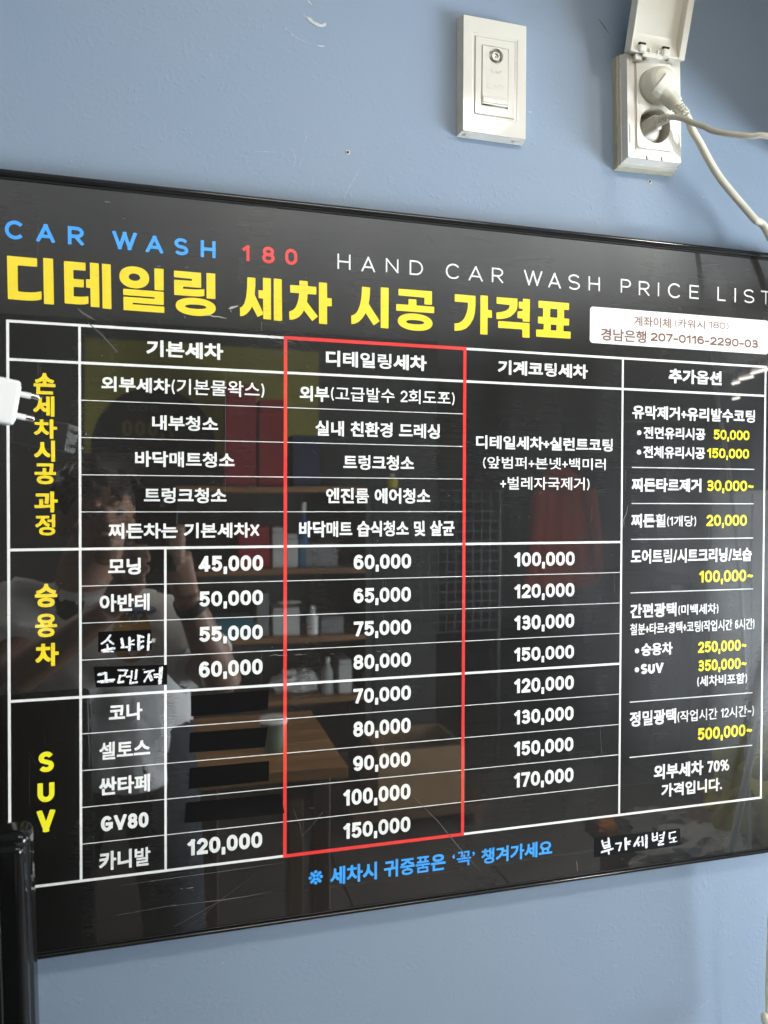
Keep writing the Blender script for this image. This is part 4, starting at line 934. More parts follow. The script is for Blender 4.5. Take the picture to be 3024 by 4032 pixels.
# finger hollow: a sunken kidney on the left side of the head
# strain relief: five rings on a core
def relief(parent, pts, r0, r1, nring, m, wr=.55):
    P = catmull(pts, 14); n = len(P)
    bm = bmesh.new(); tube_bm(bm, P, [(r0 + (r1 - r0) * i / (n - 1)) * .72 for i in range(n)], 20)
    for k in range(nring):
        a = (k + .12) / nring; b = (k + .12 + wr) / nring; ia, ib = int(a * (n - 1)), max(int(a * (n - 1)) + 1, int(b * (n - 1)))
        q = P[ia:ib + 1]; rr_ = [(r0 + (r1 - r0) * i / (n - 1)) for i in range(ia, ib + 1)]
        if len(q) > 1: tube_bm(bm, q, rr_, 20)
    for s_ in (0, 1):                                   # two spines that join the rings
        tdir = (P[-1] - P[0]).normalized(); sd = tdir.cross(Vector((0, 1, 0))).normalized() * (1 if s_ else -1)
        tube_bm(bm, [P[0] + sd * r0 * .80, P[-1] + sd * r1 * .80], [r0 * .26, r1 * .26], 8)
    bmesh.ops.recalc_face_normals(bm, faces=bm.faces[:]); return from_bm('strain_relief', bm, m, parent, True)
relief(t, [pt('O', 1010, 1015, YO - .0120), pt('O', 1100, 1115, YO - .014), pt('O', 1195, 1215, YO - .017)], .0069, .0056, 5, PL)
pts = [pt('O', 1190, 1212, YO - .017), pt('O', 1245, 1300, YO - .0165), pt('Q', 75, 625, YO - .015), pt('Q', 170, 790, YO - .013), pt('Q', 270, 975, YO - .011), pt('Q', 385, 1165, YO - .0095), pt('Q', 520, 1335, YO - .0085),
       pt('Q', 660, 1500, YO - .008), pt('Q', 800, 1660, YO - .008), pt('Q', 960, 1830, YO - .008), Vector((.676, -.018, 1.668)), Vector((.702, -.020, 1.59)), Vector((.712, -.022, 1.47)), Vector((.700, -.024, 1.33)), Vector((.672, -.026, 1.20)),
       pt('P', 3048, 3500, -.034), pt('P', 3034, 3720, -.030), pt('P', 3028, 3880, -.028), pt('P', 3026, 4060, -.027), Vector((.63, -.035, .88)), Vector((.64, -.07, .80)), Vector((.68, -.13, .7845)), Vector((.78, -.20, .7836))]
tube('cord', catmull(pts, 12), .00395, CORDM, t, 20)

t = thing('power_plug', 'slim greyish plug leaning in the lower socket with a thin cord to the right', 'plug', pt('O', 680, 1375, YO), 'plugs in the wall outlet')
hx, hz = g2[0], g2[2]
# white base of the flat plug down in the well
bm = bmesh.new(); tube_bm(bm, [Vector((hx - .001, WALL - .003, hz - .004)), Vector((hx - .001, YO + .008, hz - .004))], [.0125, .0115], 30); ball_bm(bm, (hx - .001, YO + .008, hz - .004), .0114, (1, .45, 1), 24)
bmesh.ops.recalc_face_normals(bm, faces=bm.faces[:]); from_bm('plug_base', bm, WPLAS, t, True)
A_, B_ = pt('O', 500, 1440, YO + .006), pt('O', 740, 1310, YO - .010)
ax = (B_ - A_); L = ax.length; ax.normalize(); sy = Vector((0, -1, 0)); sy = (sy - ax * sy.dot(ax)).normalized(); sz_ = ax.cross(sy)
PM = Matrix(((ax.x, sy.x, sz_.x, A_.x), (ax.y, sy.y, sz_.y, A_.y), (ax.z, sy.z, sz_.z, A_.z), (0, 0, 0, 1)))
bm = bmesh.new(); box_bm(bm, -.002, L, -.0055, .0042, -.0078, .0078, .0028, 4, PM); box_bm(bm, .001, L - .002, .0036, .0049, -.0042, .0042, .0010, 2, PM)
bmesh.ops.recalc_face_normals(bm, faces=bm.faces[:]); from_bm('plug_body', bm, PL2, t, True)
relief(t, [pt('O', 715, 1318, YO - .009), pt('O', 800, 1280, YO - .014), pt('O', 925, 1238, YO - .021)], .0062, .0040, 6, PL2)
pts = [pt('O', 900, 1245, YO - .020), pt('O', 1000, 1240, YO - .026), pt('O', 1130, 1262, YO - .034), pt('O', 1300, 1330, YO - .042), pt('O', 1500, 1400, YO - .050), pt('Q', 330, 640, YO - .060), pt('Q', 560, 678, YO - .070), pt('Q', 760, 696, YO - .078),
       pt('Q', 960, 698, YO - .084), Vector((.625, -.10, 1.80)), Vector((.660, -.105, 1.64)), Vector((.700, -.10, 1.40)), Vector((.720, -.10, 1.10)), Vector((.725, -.10, .90)), Vector((.73, -.12, .80)), Vector((.76, -.18, .784)), Vector((.85, -.24, .7826))]
tube('cord', catmull(pts, 12), .00285, CORDG, t, 18)

# ================================================================== charger held out at the left
YC = -.155
t = thing('charger', 'white USB charger with two round prongs pointing at the board, left edge', 'charger', pt('P', 20, 1580, YC))
P0, P1 = pt('Z', 340, 665, YC), pt('Z', 812, 762, YC + .0045); Q0, Q1 = pt('Z', 245, 1105, YC), pt('Z', 705, 1202, YC + .0045)
axx = ((P1 - P0).normalized() + (Q1 - Q0).normalized()).normalized(); up = (P0 - Q0); up = (up - axx * up.dot(axx)).normalized(); dn = axx.cross(up)
fc = (P0 + Q0) / 2                                     # centre of the face that carries the prongs
CM = Matrix(((axx.x, dn.x, up.x, fc.x), (axx.y, dn.y, up.y, fc.y), (axx.z, dn.z, up.z, fc.z), (0, 0, 0, 1)))
hh = .0150
WCH = mat('white_charger', (.50, .49, .46), .30, .5, noise_amt=.02, nscale=40)
bm = bmesh.new(); box_bm(bm, -.060, .0005, -.013, .013, -hh, hh, .0022, 5, CM); bmesh.ops.recalc_face_normals(bm, faces=bm.faces[:]); from_bm('body', bm, WCH, t, True)
bm = bmesh.new(); box_bm(bm, .0002, .0012, -.0105, .0105, -.0118, .0118, .0005, 2, CM); bmesh.ops.recalc_face_normals(bm, faces=bm.faces[:]); from_bm('prong_plate', bm, WCH, t, True)
for a_, b_ in ((P0, P1), (Q0, Q1)):
    d_ = b_ - a_; pr = tube('prong', [a_ - d_ * .05, a_ + d_ * .60], .0021, WCH, t, 20)
    P_ = [a_ + d_ * .60, a_ + d_ * .93] ; r_ = [.0021, .0021]
    for k in range(1, 7): P_.append(a_ + d_ * (.93 + .085 * math.sin(k / 6 * PI / 2))); r_.append(max(.0002, .0021 * math.cos(k / 6 * PI / 2)))
    tube('metal_tip', P_, r_, METAL, pr, 20)

# ================================================================== black glossy casing, lower left, nearer than the board
YN = -.20
t = thing('screen_casing', 'black glossy screen casing with a rounded corner standing at the lower left', 'screen', pt('P', 40, 4000, YN))
c0 = pt('P', 104, 3285, YN)                          # upper right corner of the case
SM = Matrix.Rotation(math.radians(-1.5), 4, 'Y')
def cbox(name, xa, xb, ya, yb, za, zb, m, bev, parent, seg=6):
    bm = bmesh.new(); box_bm(bm, xa, xb, ya, yb, za, zb, bev, seg, Matrix.Translation(c0) @ SM); bmesh.ops.recalc_face_normals(bm, faces=bm.faces[:]); return from_bm(name, bm, m, parent, True)
HD = -(c0.z - .78)
dk = thing('bounce_desk', 'added white desk below the price board, bouncing light up the blue wall', 'desk', (.1, -.2, 0))  # unseen desk added to bounce light up the wall; the casing stands on it
box('desk_top', -1.3, 1.5, -.40, WALL - .001, .752, .7795, mat('white_laminate', (.78, .78, .76), .35, .4, noise_amt=.04), dk, bev=.003)
for x in (-1.27, 1.44): box('desk_side', x, x + .03, -.38, WALL - .002, 0, .751, GREYW, dk)
cbox('shell', -.34, 0, .004, .030, HD, -.0005, GBLACK, .0070, t)
fr = cbox('bezel', -.3395, -.0012, -.006, .007, HD + .001, -.0045, GBLACK, .0052, t)
cbox('screen', -.3225, -.0150, -.0082, -.004, HD + .018, -.0190, mat('dark_screen', (.004, .004, .004), .22, .4), .0012, t, 3)
cbox('side_button', -.0006, .0008, .012, .018, -.032, -.018, GBLACK, .0005, t, 3); cbox('side_button', -.0006, .0008, .012, .018, -.050, -.044, GBLACK, .0005, t, 3)

# ================================================================== marks on the wall
CHIP = mat('bare_plaster', (.50, .50, .48), .8, .2, noise_amt=.2, nscale=300); HOLE = mat('hole_brown', (.10, .055, .02), .8, .2); SCUFF = mat('pale_scuff', (.29, .35, .42), .7, .2, noise_amt=.25, nscale=400)
wall = wallo
def Wp(r, x, y): u, v = px(r, x, y); p = W(u, v, WALL); return (float(p[0]), float(p[2]))
def wshape(name, r, pts, m, th=.0003, y=WALL - .0002): return poly_shape(name, [[Wp(r, *p) for p in pts]], y, m, wall, th)
def wstrip(name, r, pts, w_, m):
    P = [Vector(Wp(r, *p)) for p in pts]; L, R_ = [], []
    for i, p in enumerate(P):
        t_ = (P[min(i + 1, len(P) - 1)] - P[max(i - 1, 0)]).normalized(); n_ = Vector((-t_.y, t_.x)); ww = w_ * mm * random.uniform(.5, 1.3) * (.3 if i in (0, len(P) - 1) else 1)
        L.append(p + n_ * ww); R_.append(p - n_ * ww)
    return poly_shape(name, [[tuple(p) for p in L + R_[::-1]]], WALL - .00015, m, wall, .0002)
wshape('paint_chip', 'W', [(1178, 62), (1187, 72), (1190, 66), (1203, 82), (1222, 90), (1236, 96), (1247, 88), (1254, 90), (1252, 99), (1238, 105), (1222, 103), (1200, 92), (1184, 80)], CHIP, .0008)
wstrip('paint_chip', 'W', [(1183, 0), (1190, 10), (1198, 18)], .8, CHIP); wstrip('paint_chip', 'W', [(1166, 54), (1172, 64), (1176, 68)], .6, CHIP)
wstrip('scuff', 'W', [(1087, 96), (1098, 112), (1112, 127), (1130, 141), (1150, 152), (1172, 162), (1194, 170)], .5, SCUFF); wstrip('scuff', 'W', [(1222, 175), (1235, 178), (1247, 177)], .9, CHIP)
for r, pts, w_ in (('W', [(1172, 505), (1177, 525), (1173, 545)], .8), ('W', [(1385, 645), (1360, 690), (1330, 740), (1318, 775)], .35), ('W', [(1125, 565), (1135, 610), (1125, 650)], .3), ('W', [(1165, 600), (1150, 640), (1160, 672)], .3), ('W', [(940, 590), (1000, 582), (1060, 585)], .25), ('W', [(1380, 245), (1392, 272)], .6),
                   ('W', [(1180, 640), (1178, 690)], .25), ('R', [(880, 715), (884, 745)], .5), ('R', [(908, 700), (915, 740)], .5), ('R', [(985, 620), (1000, 640)], .3), ('K', [(570, 1440), (590, 1441)], .5), ('K', [(1240, 1685), (1180, 1740), (1120, 1780)], .25), ('K', [(1400, 1350), (1390, 1390)], .45)):
    wstrip('scuff', r, pts, w_, SCUFF)
def hole(r, x, y, q):
    cx, cz = Wp(r, x, y); rr = abs(Wp(r, x + q, y)[0] - cx); h_ = poly_shape('nail_hole', [[(cx + rr * math.cos(k * .52) * random.uniform(.85, 1.2), cz + rr * math.sin(k * .52) * random.uniform(.85, 1.2)) for k in range(12)]], WALL - .0002, CHIP, wall, .0005)
    poly_shape('hole_core', [[(cx + rr * .6 * math.cos(k * .7), cz + rr * .6 * math.sin(k * .7)) for k in range(9)]], WALL - .0006, HOLE, h_, .0003)
hole('W', 1336, 586, 9); hole('R', 1076, 896, 9)
wstrip('pen_mark', 'R', [(824, 95), (848, 128), (873, 163)], .55, mat('dark_mark', (.05, .05, .05), .7))
wshape('paint_chip', 'R', [(908, 318), (918, 316), (920, 338), (912, 345), (905, 334)], CHIP); wshape('paint_chip', 'R', [(890, 318), (896, 314), (900, 322), (892, 328)], CHIP); wshape('paint_chip', 'R', [(479, 551), (486, 549), (488, 555), (481, 556)], CHIP)
wshape('paint_chip', 'W', [(1000, 655), (1010, 652), (1016, 660), (1006, 668), (998, 664)], mat('dull_spot', (.20, .25, .34), .7)); wshape('paint_chip', 'Q', [(200, 1404), (208, 1400), (214, 1410), (206, 1416)], CHIP)
for k in range(26):
    u, v = random.uniform(20, 3000), random.choice([random.uniform(20, 600), random.uniform(3720, 4000)]); q = random.uniform(.8, 2.2)
    wshape('paint_speck', 'P', [(u, v - q), (u + q, v), (u, v + q), (u - q * 1.2, v)], SCUFF if k % 2 else mat('grey_speck', (.16, .18, .2), .8) if k == 0 else SCUFF, .0002)

# ================================================================== what the board mirrors: shelves, table, coat, posters
YS = -3.05                                     # front of the shelf unit
def mx(u, v, Y): p = M(u, v, Y); return float(p[0]), float(p[2])
xa, _ = mx(690, 2400, YS); xb, _ = mx(1440, 2400, YS)
t = thing('shelf_unit', 'dark shelf unit with pine boards full of boxes along the back wall', 'shelf', ((xa + xb) / 2, YS - .17, 0))
SHZ = [mx(1000, v, YS)[1] for v in (1915, 2245, 2515, 2765)]
for z in SHZ: box('shelf_board', xa, xb, YS - .36, YS, z - .028, z, WOODS, t, bev=.002, seg=1)
for x in (xa - .02, xb): box('side_panel', x, x + .02, YS - .38, YS - .003, 0, SHZ[0] - .03, DGREY, t)
box('back_panel', xa, xb, YS - .39, YS - .362, .05, SHZ[0] - .03, DGREY, t)
RB, WB, TB, YB2, GB, BB2 = plain('red_box', (.32, .02, .025)), plain('white_box', (.55, .54, .50)), plain('teal_box', (.03, .16, .20)), plain('yellow_box', (.50, .42, .03)), plain('grey_box', (.22, .22, .21)), plain('navy_box', (.02, .03, .07))
def carton(u0, u1, v0, v1, zf, m, label, dep=.16, name='carton', cat='box', Y=YS - .05):
    x0_, x1_ = mx(u0, v1, Y)[0], mx(u1, v1, Y)[0]; h_ = abs(mx(u0, v0, Y)[1] - mx(u0, v1, Y)[1])
    t_ = thing(name, label, cat, ((x0_ + x1_) / 2, Y - dep / 2, zf), 'things kept on the shelf unit')
    box('body', x0_, x1_, Y - dep, Y, zf + .0005, zf + h_ * .86, m, t_, bev=.003, seg=1); box('top_flap', x0_ + .002, x1_ - .002, Y - dep + .002, Y + .002, zf + h_ * .86 + .0008, zf + h_, m, t_, bev=.003, seg=1)
carton(890, 1010, 1500, 1905, SHZ[0], RB, 'tall dark red box on the top shelf, left one'); carton(1020, 1122, 1560, 1905, SHZ[0], RB, 'dark red box on the top shelf, right of the tall one')
carton(1150, 1260, 1700, 1905, SHZ[0], BB2, 'dark navy box at the end of the top shelf')
carton(940, 1062, 2060, 2228, SHZ[1], RB, 'red box on the second shelf'); carton(1072, 1118, 2062, 2228, SHZ[1], WB, 'narrow white box beside the red box, second shelf'); carton(1130, 1175, 2090, 2228, SHZ[1], WB, 'small white box right of the narrow one, second shelf')
carton(1205, 1330, 2130, 2228, SHZ[1], GB, 'low grey box on the second shelf'); carton(1180, 1200, 2110, 2228, SHZ[1], TB, 'thin dark box on the second shelf', dep=.1)
carton(800, 1000, 2420, 2500, SHZ[2], TB, 'flat teal box on the third shelf'); carton(1010, 1060, 2330, 2500, SHZ[2], GB, 'grey pack standing on the third shelf'); carton(1075, 1180, 2390, 2500, SHZ[2], WB, 'white box on the third shelf')
carton(1262, 1352, 2430, 2500, SHZ[2], GB, 'small grey drawer box on the third shelf'); carton(1335, 1385, 2620, 2752, SHZ[3], WB, 'white canister on the lowest board'); carton(800, 900, 2640, 2752, SHZ[3], BB2, 'dark box on the lowest board')
def bottle(u, v0, v1, zf, m, label, r=.03, Y=YS - .08):
    x, z1_ = mx(u, v0, Y); h_ = abs(z1_ - mx(u, v1, Y)[1]); t_ = thing('bottle', label, 'bottle', (x, Y, zf), 'things kept on the shelf unit')
    P = [(0, r * .94), (.02, r), (.6, r), (.74, r * .55), (.84, r * .36)]
    tube('flask', [Vector((x, Y, zf + .0005 + a * h_)) for a, _ in P], [b for _, b in P], m, t_, 20); tube('cap', [Vector((x, Y, zf + h_ * .845)), Vector((x, Y, zf + h_))], r * .42, WPLAS, t_, 16)
bottle(1195, 1960, 2228 - 330 + 320, SHZ[1], plain('blue_bottle', (.03, .08, .25)), 'blue bottle on the second shelf'); bottle(1545, 1850, 1905, SHZ[0], YB2, 'yellow bottle at the very end of the top shelf')
bottle(1230, 2390, 2500, SHZ[2], WPLAS, 'white bottle on the third shelf'); bottle(1290, 2610, 2752, SHZ[3], plain('pale_bottle', (.4, .42, .38)), 'pale bottle on the lowest board')
# white plastic bags in heaps
def heap(name, c, r, m, label, cat, seed=1, group=None, sc3=(1, 1, 1)):
    bm = bmesh.new(); bmesh.ops.create_icosphere(bm, subdivisions=4, radius=1)
    for v in bm.verts:
        d_ = .62 + .55 * abs(noise.noise(v.co * 1.7 + Vector((seed, 0, 0)))) + .22 * noise.noise(v.co * 5 + Vector((0, seed, 0)))
        v.co = Vector((v.co.x * d_ * r * sc3[0], v.co.y * d_ * r * sc3[1], max(v.co.z, -.55) * d_ * r * sc3[2]))
    zmin = min(v.co.z for v in bm.verts)
    for v in bm.verts: v.co += Vector((c[0], c[1], c[2] - zmin))
    o = from_bm(name, bm, m, None, True); tag(o, label, cat, group); return o
BAG = mat('crumpled_white_plastic', (.62, .61, .57), .3, .5)
heap('plastic_bag', (mx(1180, 2740, YS - .1)[0], YS - .12, SHZ[3] + .001), .10, BAG, 'crumpled white plastic bag on the lowest board', 'bag', 3, None, (1.6, .8, .9))
heap('paper_wad', (mx(1140, 2380, YS - .05)[0], YS - .03, SHZ[2] + .16), .035, BAG, 'shiny crumpled wrap lying on the white box', 'wrapper', 8, None, (1.9, .6, .35))

# yellow poster with a dark disc and prices
YP = YB + .004
p0, p1 = mx(330, 1330, YP), mx(1255, 1800, YP)
t = thing('yellow_poster', 'yellow price poster with a dark round patch on the back wall', 'poster', ((p0[0] + p1[0]) / 2, YB, p1[1]))
POY = plain('poster_yellow', (.33, .30, .045), .6); POD = plain('poster_black', (.012, .012, .02), .5)
box('sheet', p0[0], p1[0], YB + .001, YP, p1[1], p0[1], POY, t, bev=.0005, seg=1)
cc = mx(610, 1760, YP); rr = abs(mx(850, 1760, YP)[0] - cc[0])
def at_room(o_, Y):                              # turn a flat shape drawn at y = 0 to face the board from the back wall
    return o_
dsc = [(cc[0] + rr * math.cos(2 * PI * k / 60), min(max(cc[1] + rr * math.sin(2 * PI * k / 60), p1[1] + .002), p0[1])) for k in range(60)]
poly_shape('dark_patch', [dsc], YP + .0015, POD, t, .001)
def back_word(s, u0, v0, u1, v1, m, wt):
    # seen mirrored in the board: written the right way round for someone facing the back wall
    a_, b_ = mx(u0, v0, YP), mx(u1, v1, YP); cs_ = []; n_ = len(s); wd = abs(b_[0] - a_[0]); hh_ = abs(a_[1] - b_[1]); xx = max(a_[0], b_[0])
    gw = [G[c][0] for c in s]; tot = sum(gw) + .18 * (n_ - 1)
    for c, g in zip(s, gw):
        w__ = g / tot * wd
        cs_ += [[(xx - x, z) for x, z in k] for k in latin_contours(c, w__, hh_, hh_ * wt, 0, b_[1])]; xx -= (g + .18) / tot * wd
    poly_shape('poster_word', cs_, YP + .003, m, t, .0008)
back_word('500', 500, 1592, 625, 1622, plain('poster_grey', (.12, .12, .11)), .2); back_word('7,000', 480, 1655, 690, 1722, plain('poster_dull_yellow', (.20, .17, .03)), .2)

# dark wire grid rack
x0_, z1_ = mx(1480, 1930, YS - .1); x1_, z0_ = mx(1960, 2480, YS - .1)
t = thing('grid_rack', 'dark wire grid rack standing beside the shelf unit', 'rack', ((x0_ + x1_) / 2, YS - .1, 0))
WIRE = mat('dark_wire', (.03, .03, .03), .4, .5, metal=.5)
bm = bmesh.new()
for k in range(15): x = x0_ + (x1_ - x0_) * k / 14; box_bm(bm, x - .0025, x + .0025, YS - .103, YS - .098, z0_, z1_)
for k in range(15): z = z0_ + (z1_ - z0_) * k / 14; box_bm(bm, x0_, x1_, YS - .098, YS - .093, z - .0025, z + .0025)
o = from_bm('wire_mesh', bm, WIRE, t); o['kind'] = 'stuff'
for x in (x0_ - .015, x1_): box('post', x, x + .015, YS - .11, YS - .09, 0, z1_ + .02, WIRE, t, bev=.002, seg=1)

# rust red coat on a hook
YC2 = YS - .25
RC = plain('rust_red_cloth', (.30, .045, .018), .9)
t = thing('hanging_coat', 'rust red hooded coat hanging on the back wall', 'coat', (mx(2210, 2320, YC2)[0], YC2, mx(2210, 2320, YC2)[1]))
prof = [(1840, 2160, 2235), (1875, 2125, 2290), (1930, 2100, 2320), (2050, 2085, 2335), (2200, 2070, 2350), (2315, 2062, 2362)]
bm = bmesh.new(); rings = []
for v, u0, u1 in prof:
    a_, b_ = mx(u0, v, YC2), mx(u1, v, YC2); c0_, w0_ = (a_[0] + b_[0]) / 2, abs(b_[0] - a_[0]) / 2
    rings.append([bm.verts.new((c0_ + w0_ * math.cos(2 * PI * k / 40), YC2 + (.055 + .012 * math.sin(k * 1.9)) * math.sin(2 * PI * k / 40), a_[1])) for k in range(40)])
for i in range(len(rings) - 1):
    for k in range(40): bm.faces.new((rings[i][k], rings[i][(k + 1) % 40], rings[i + 1][(k + 1) % 40], rings[i + 1][k]))
bm.faces.new(rings[0]); bm.faces.new(rings[-1]); bmesh.ops.recalc_face_normals(bm, faces=bm.faces[:]); from_bm('coat_body', bm, RC, t, True)
hx_, hz_ = mx(2215, 1880, YC2); tube('hood', [Vector((hx_ + .085 * math.cos(a), YC2 + .06, hz_ - .02 + .05 * math.sin(a))) for a in [PI + k * PI / 10 for k in range(11)]], .022, RC, t, 12)
for s_, (ua, ub) in ((-1, (2115, 2080)), (1, (2305, 2345))):
    a_, b_ = mx(ua, 1930, YC2), mx(ub, 2270, YC2); tube('sleeve', [Vector((a_[0], YC2 + .03, a_[1])), Vector(((a_[0] + b_[0]) / 2, YC2 + .05, (a_[1] + b_[1]) / 2)), Vector((b_[0], YC2 + .03, b_[1]))], [.045, .04, .034], RC, t, 16)
tube('hook', [Vector((hx_, YC2, hz_ + .03)), Vector((hx_, YC2 - .05, hz_ + .05)), Vector((hx_, YB, hz_ + .05))], .006, METAL, t, 10)

# pale notice board and dark cupboard to the right
YQ = -3.3
a_, b_ = mx(2785, 1925, YQ), mx(3010, 2420, YQ)
a_ = (min(a_[0], 1.2), a_[1])
PX = 1.36
t = thing('metal_locker', 'tall pale grey locker in front of the partition wall', 'locker', (1.9, -2.9, 0))
la, lb = M(2790, 2150, -2.75), M(3120, 2150, -2.75); lz1 = M(2790, 1930, -2.75)[2]
box('carcass', la[0], lb[0], -3.2, -2.76, .02, lz1, plain('pale_grey_locker', (.30, .29, .27)), t, bev=.004); box('door', la[0] + .01, (la[0] + lb[0]) / 2 - .004, -2.757, -2.745, .06, lz1 - .02, plain('locker_door', (.33, .32, .30)), t, bev=.002); box('door', (la[0] + lb[0]) / 2 + .004, lb[0] - .01, -2.757, -2.745, .06, lz1 - .02, plain('locker_door_b', (.33, .32, .30)), t, bev=.002)
box('handle', (la[0] + lb[0]) / 2 - .03, (la[0] + lb[0]) / 2 - .015, -2.745, -2.73, 1.0, 1.15, METAL, t, bev=.002)
YW = -2.9
a_, b_ = M(2560, 2270, YW), M(2790, 3000, YW)
t = thing('dark_cabinet', 'dark brown cabinet left of the pale locker', 'cabinet', ((a_[0] + b_[0]) / 2, YW - .2, 0))
box('carcass', a_[0], b_[0], YW - .4, YW, 0.0, a_[2], DWOOD, t, bev=.003); xm = (a_[0] + b_[0]) / 2
box('door', a_[0] + .008, xm - .003, YW + .001, YW + .018, .06, a_[2] - .03, DWOOD, t, bev=.002); box('door', xm + .003, b_[0] - .008, YW + .001, YW + .018, .06, a_[2] - .03, DWOOD, t, bev=.002)
q = M(2665, 2290, YW + .02); box('name_plate', q[0] - .035, q[0] + .035, YW + .0185, YW + .021, a_[2] - .09, a_[2] - .05, plain('dull_plate', (.30, .30, .22)), t, bev=.001)

# pine table and what stands on it
ZT = .745
bl_, br_, fr_, fl_ = MZ(560, 2843, ZT), MZ(1265, 2843, ZT), MZ(1418, 3101, ZT), MZ(560, 3141, ZT)
tx0, tx1 = MZ(715, 3000, ZT)[0], (br_[0] + fr_[0]) / 2; ty0, ty1 = bl_[1], min(-1.24, (fl_[1] + fr_[1]) / 2)
t = thing('pine_table', 'orange pine table standing behind the photographer', 'table', ((tx0 + tx1) / 2, (ty0 + ty1) / 2, 0))
npl = 5
for k in range(npl):
    a0 = ty0 + (ty1 - ty0) * k / npl; a1 = ty0 + (ty1 - ty0) * (k + 1) / npl; box('plank', tx0, tx1, min(a0, a1) + .001, max(a0, a1) - .001, ZT - .03, ZT - .0006 * (k % 2), WOODM, t, bev=.0015, seg=1)
lo_, hi_ = min(ty0, ty1), max(ty0, ty1)
for x in (tx0 + .04, tx1 - .09):
    for y in (lo_ + .04, hi_ - .09): box('leg', x, x + .05, y, y + .05, 0, ZT - .03, DWOOD, t, bev=.003, seg=1)
box('apron', tx0 + .06, tx1 - .06, hi_ - .075, hi_ - .055, ZT - .10, ZT - .031, DWOOD, t)
c_ = MZ(1075, 2955, ZT); t = thing('paper_cup', 'green paper cup with a white lid on the pine table', 'cup', (c_[0], c_[1], ZT))
tube('cup_body', [Vector((c_[0], c_[1], ZT + .0005)), Vector((c_[0], c_[1], ZT + .082))], [.027, .038], plain('green_cup', (.16, .22, .15)), t, 28); tube('cup_lid', [Vector((c_[0], c_[1], ZT + .083)), Vector((c_[0], c_[1], ZT + .089)), Vector((c_[0], c_[1], ZT + .094))], [.041, .041, .036], WPLAS, t, 28)
# open cardboard box on the floor side, right of the table
YK = -2.45
a_, b_ = M(1490, 2960, YK), M(1830, 3160, YK)
t = thing('cardboard_box', 'open cardboard box on a low bench right of the pine table', 'box', ((a_[0] + b_[0]) / 2, YK - .15, b_[2]))
box('side_panel', a_[0], b_[0], YK - .012, YK, b_[2], a_[2], CARD, t); box('side_panel', a_[0], b_[0], YK - .33, YK - .32, b_[2], a_[2], CARD, t)
box('end_panel', a_[0], a_[0] + .012, YK - .319, YK - .013, b_[2], a_[2], CARD, t); box('end_panel', b_[0] - .012, b_[0], YK - .319, YK - .013, b_[2], a_[2], CARD, t); box('base', a_[0] + .013, b_[0] - .013, YK - .319, YK - .013, b_[2], b_[2] + .01, CARD, t)
heap('cloth_heap', ((a_[0] + b_[0]) / 2, YK - .16, b_[2] + .011), .115, plain('blue_grey_cloth', (.06, .09, .15), .9), 'blue grey cloths stuffed into the cardboard box', 'cloth', 5, None, (1.25, 1.0, 1.3))
t = thing('low_bench', 'low dark bench carrying the cardboard box', 'bench', ((a_[0] + b_[0]) / 2, YK - .2, 0))
box('seat', a_[0] - .12, b_[0] + .1, YK - .42, YK + .03, b_[2] - .035, b_[2] - .0006, DWOOD, t, bev=.003)
for x in (a_[0] - .1, b_[0] + .04):
    for y in (YK - .4, YK - .03): box('leg', x, x + .045, y, y + .045, 0, b_[2] - .036, DWOOD, t)
# side counter at the right with cloths and a yellow bag
zc = .80
a_ = MZ(2480, 3420, zc)
qa, qb = MZ(2400, 3240, zc), MZ(2640, 3520, zc)
cx0, cx1, cy0, cy1 = (qa[0] + qb[0]) / 2, 2.2, qa[1] - .05, qb[1] + .05
t = thing('side_counter', 'brown side counter with rags lying on it', 'counter', ((cx0 + cx1) / 2, (cy0 + cy1) / 2, 0))
box('top', cx0, cx1, cy0, cy1, zc - .035, zc, DWOOD, t, bev=.003); box('side_panel', cx0 + .02, cx0 + .045, cy0 + .03, cy1 - .03, 0, zc - .036, DWOOD, t); box('side_panel', cx1 - .045, cx1 - .02, cy0 + .03, cy1 - .03, 0, zc - .036, DWOOD, t); box('back_panel', cx0 + .05, cx1 - .05, cy0 + .03, cy0 + .05, .1, zc - .036, DWOOD, t)
def onc(u, v): p = MZ(u, v, zc + .001); return (p[0], p[1], zc + .001)
heap('white_rag', onc(2720, 3420), .10, plain('white_rag', (.36, .34, .31), .9), 'white rags heaped on the side counter', 'rag', 12, None, (1.5, 1.0, .45))
heap('grey_rag', onc(2600, 3330), .075, plain('grey_rag', (.22, .21, .20), .9), 'grey rag lying behind the white rags', 'rag', 21, None, (1.3, 1.0, .6))
heap('orange_rag', onc(2480, 3300), .05, plain('orange_rag', (.50, .18, .03), .9), 'small orange rag at the left end of the side counter', 'rag', 31, None, (1.2, 1.0, .6))
heap('yellow_bag', onc(3000, 3330), .12, plain('yellow_bag', (.42, .36, .06), .6), 'yellow bag slumped at the right of the side counter', 'bag', 17, None, (1.0, .9, 1.3))

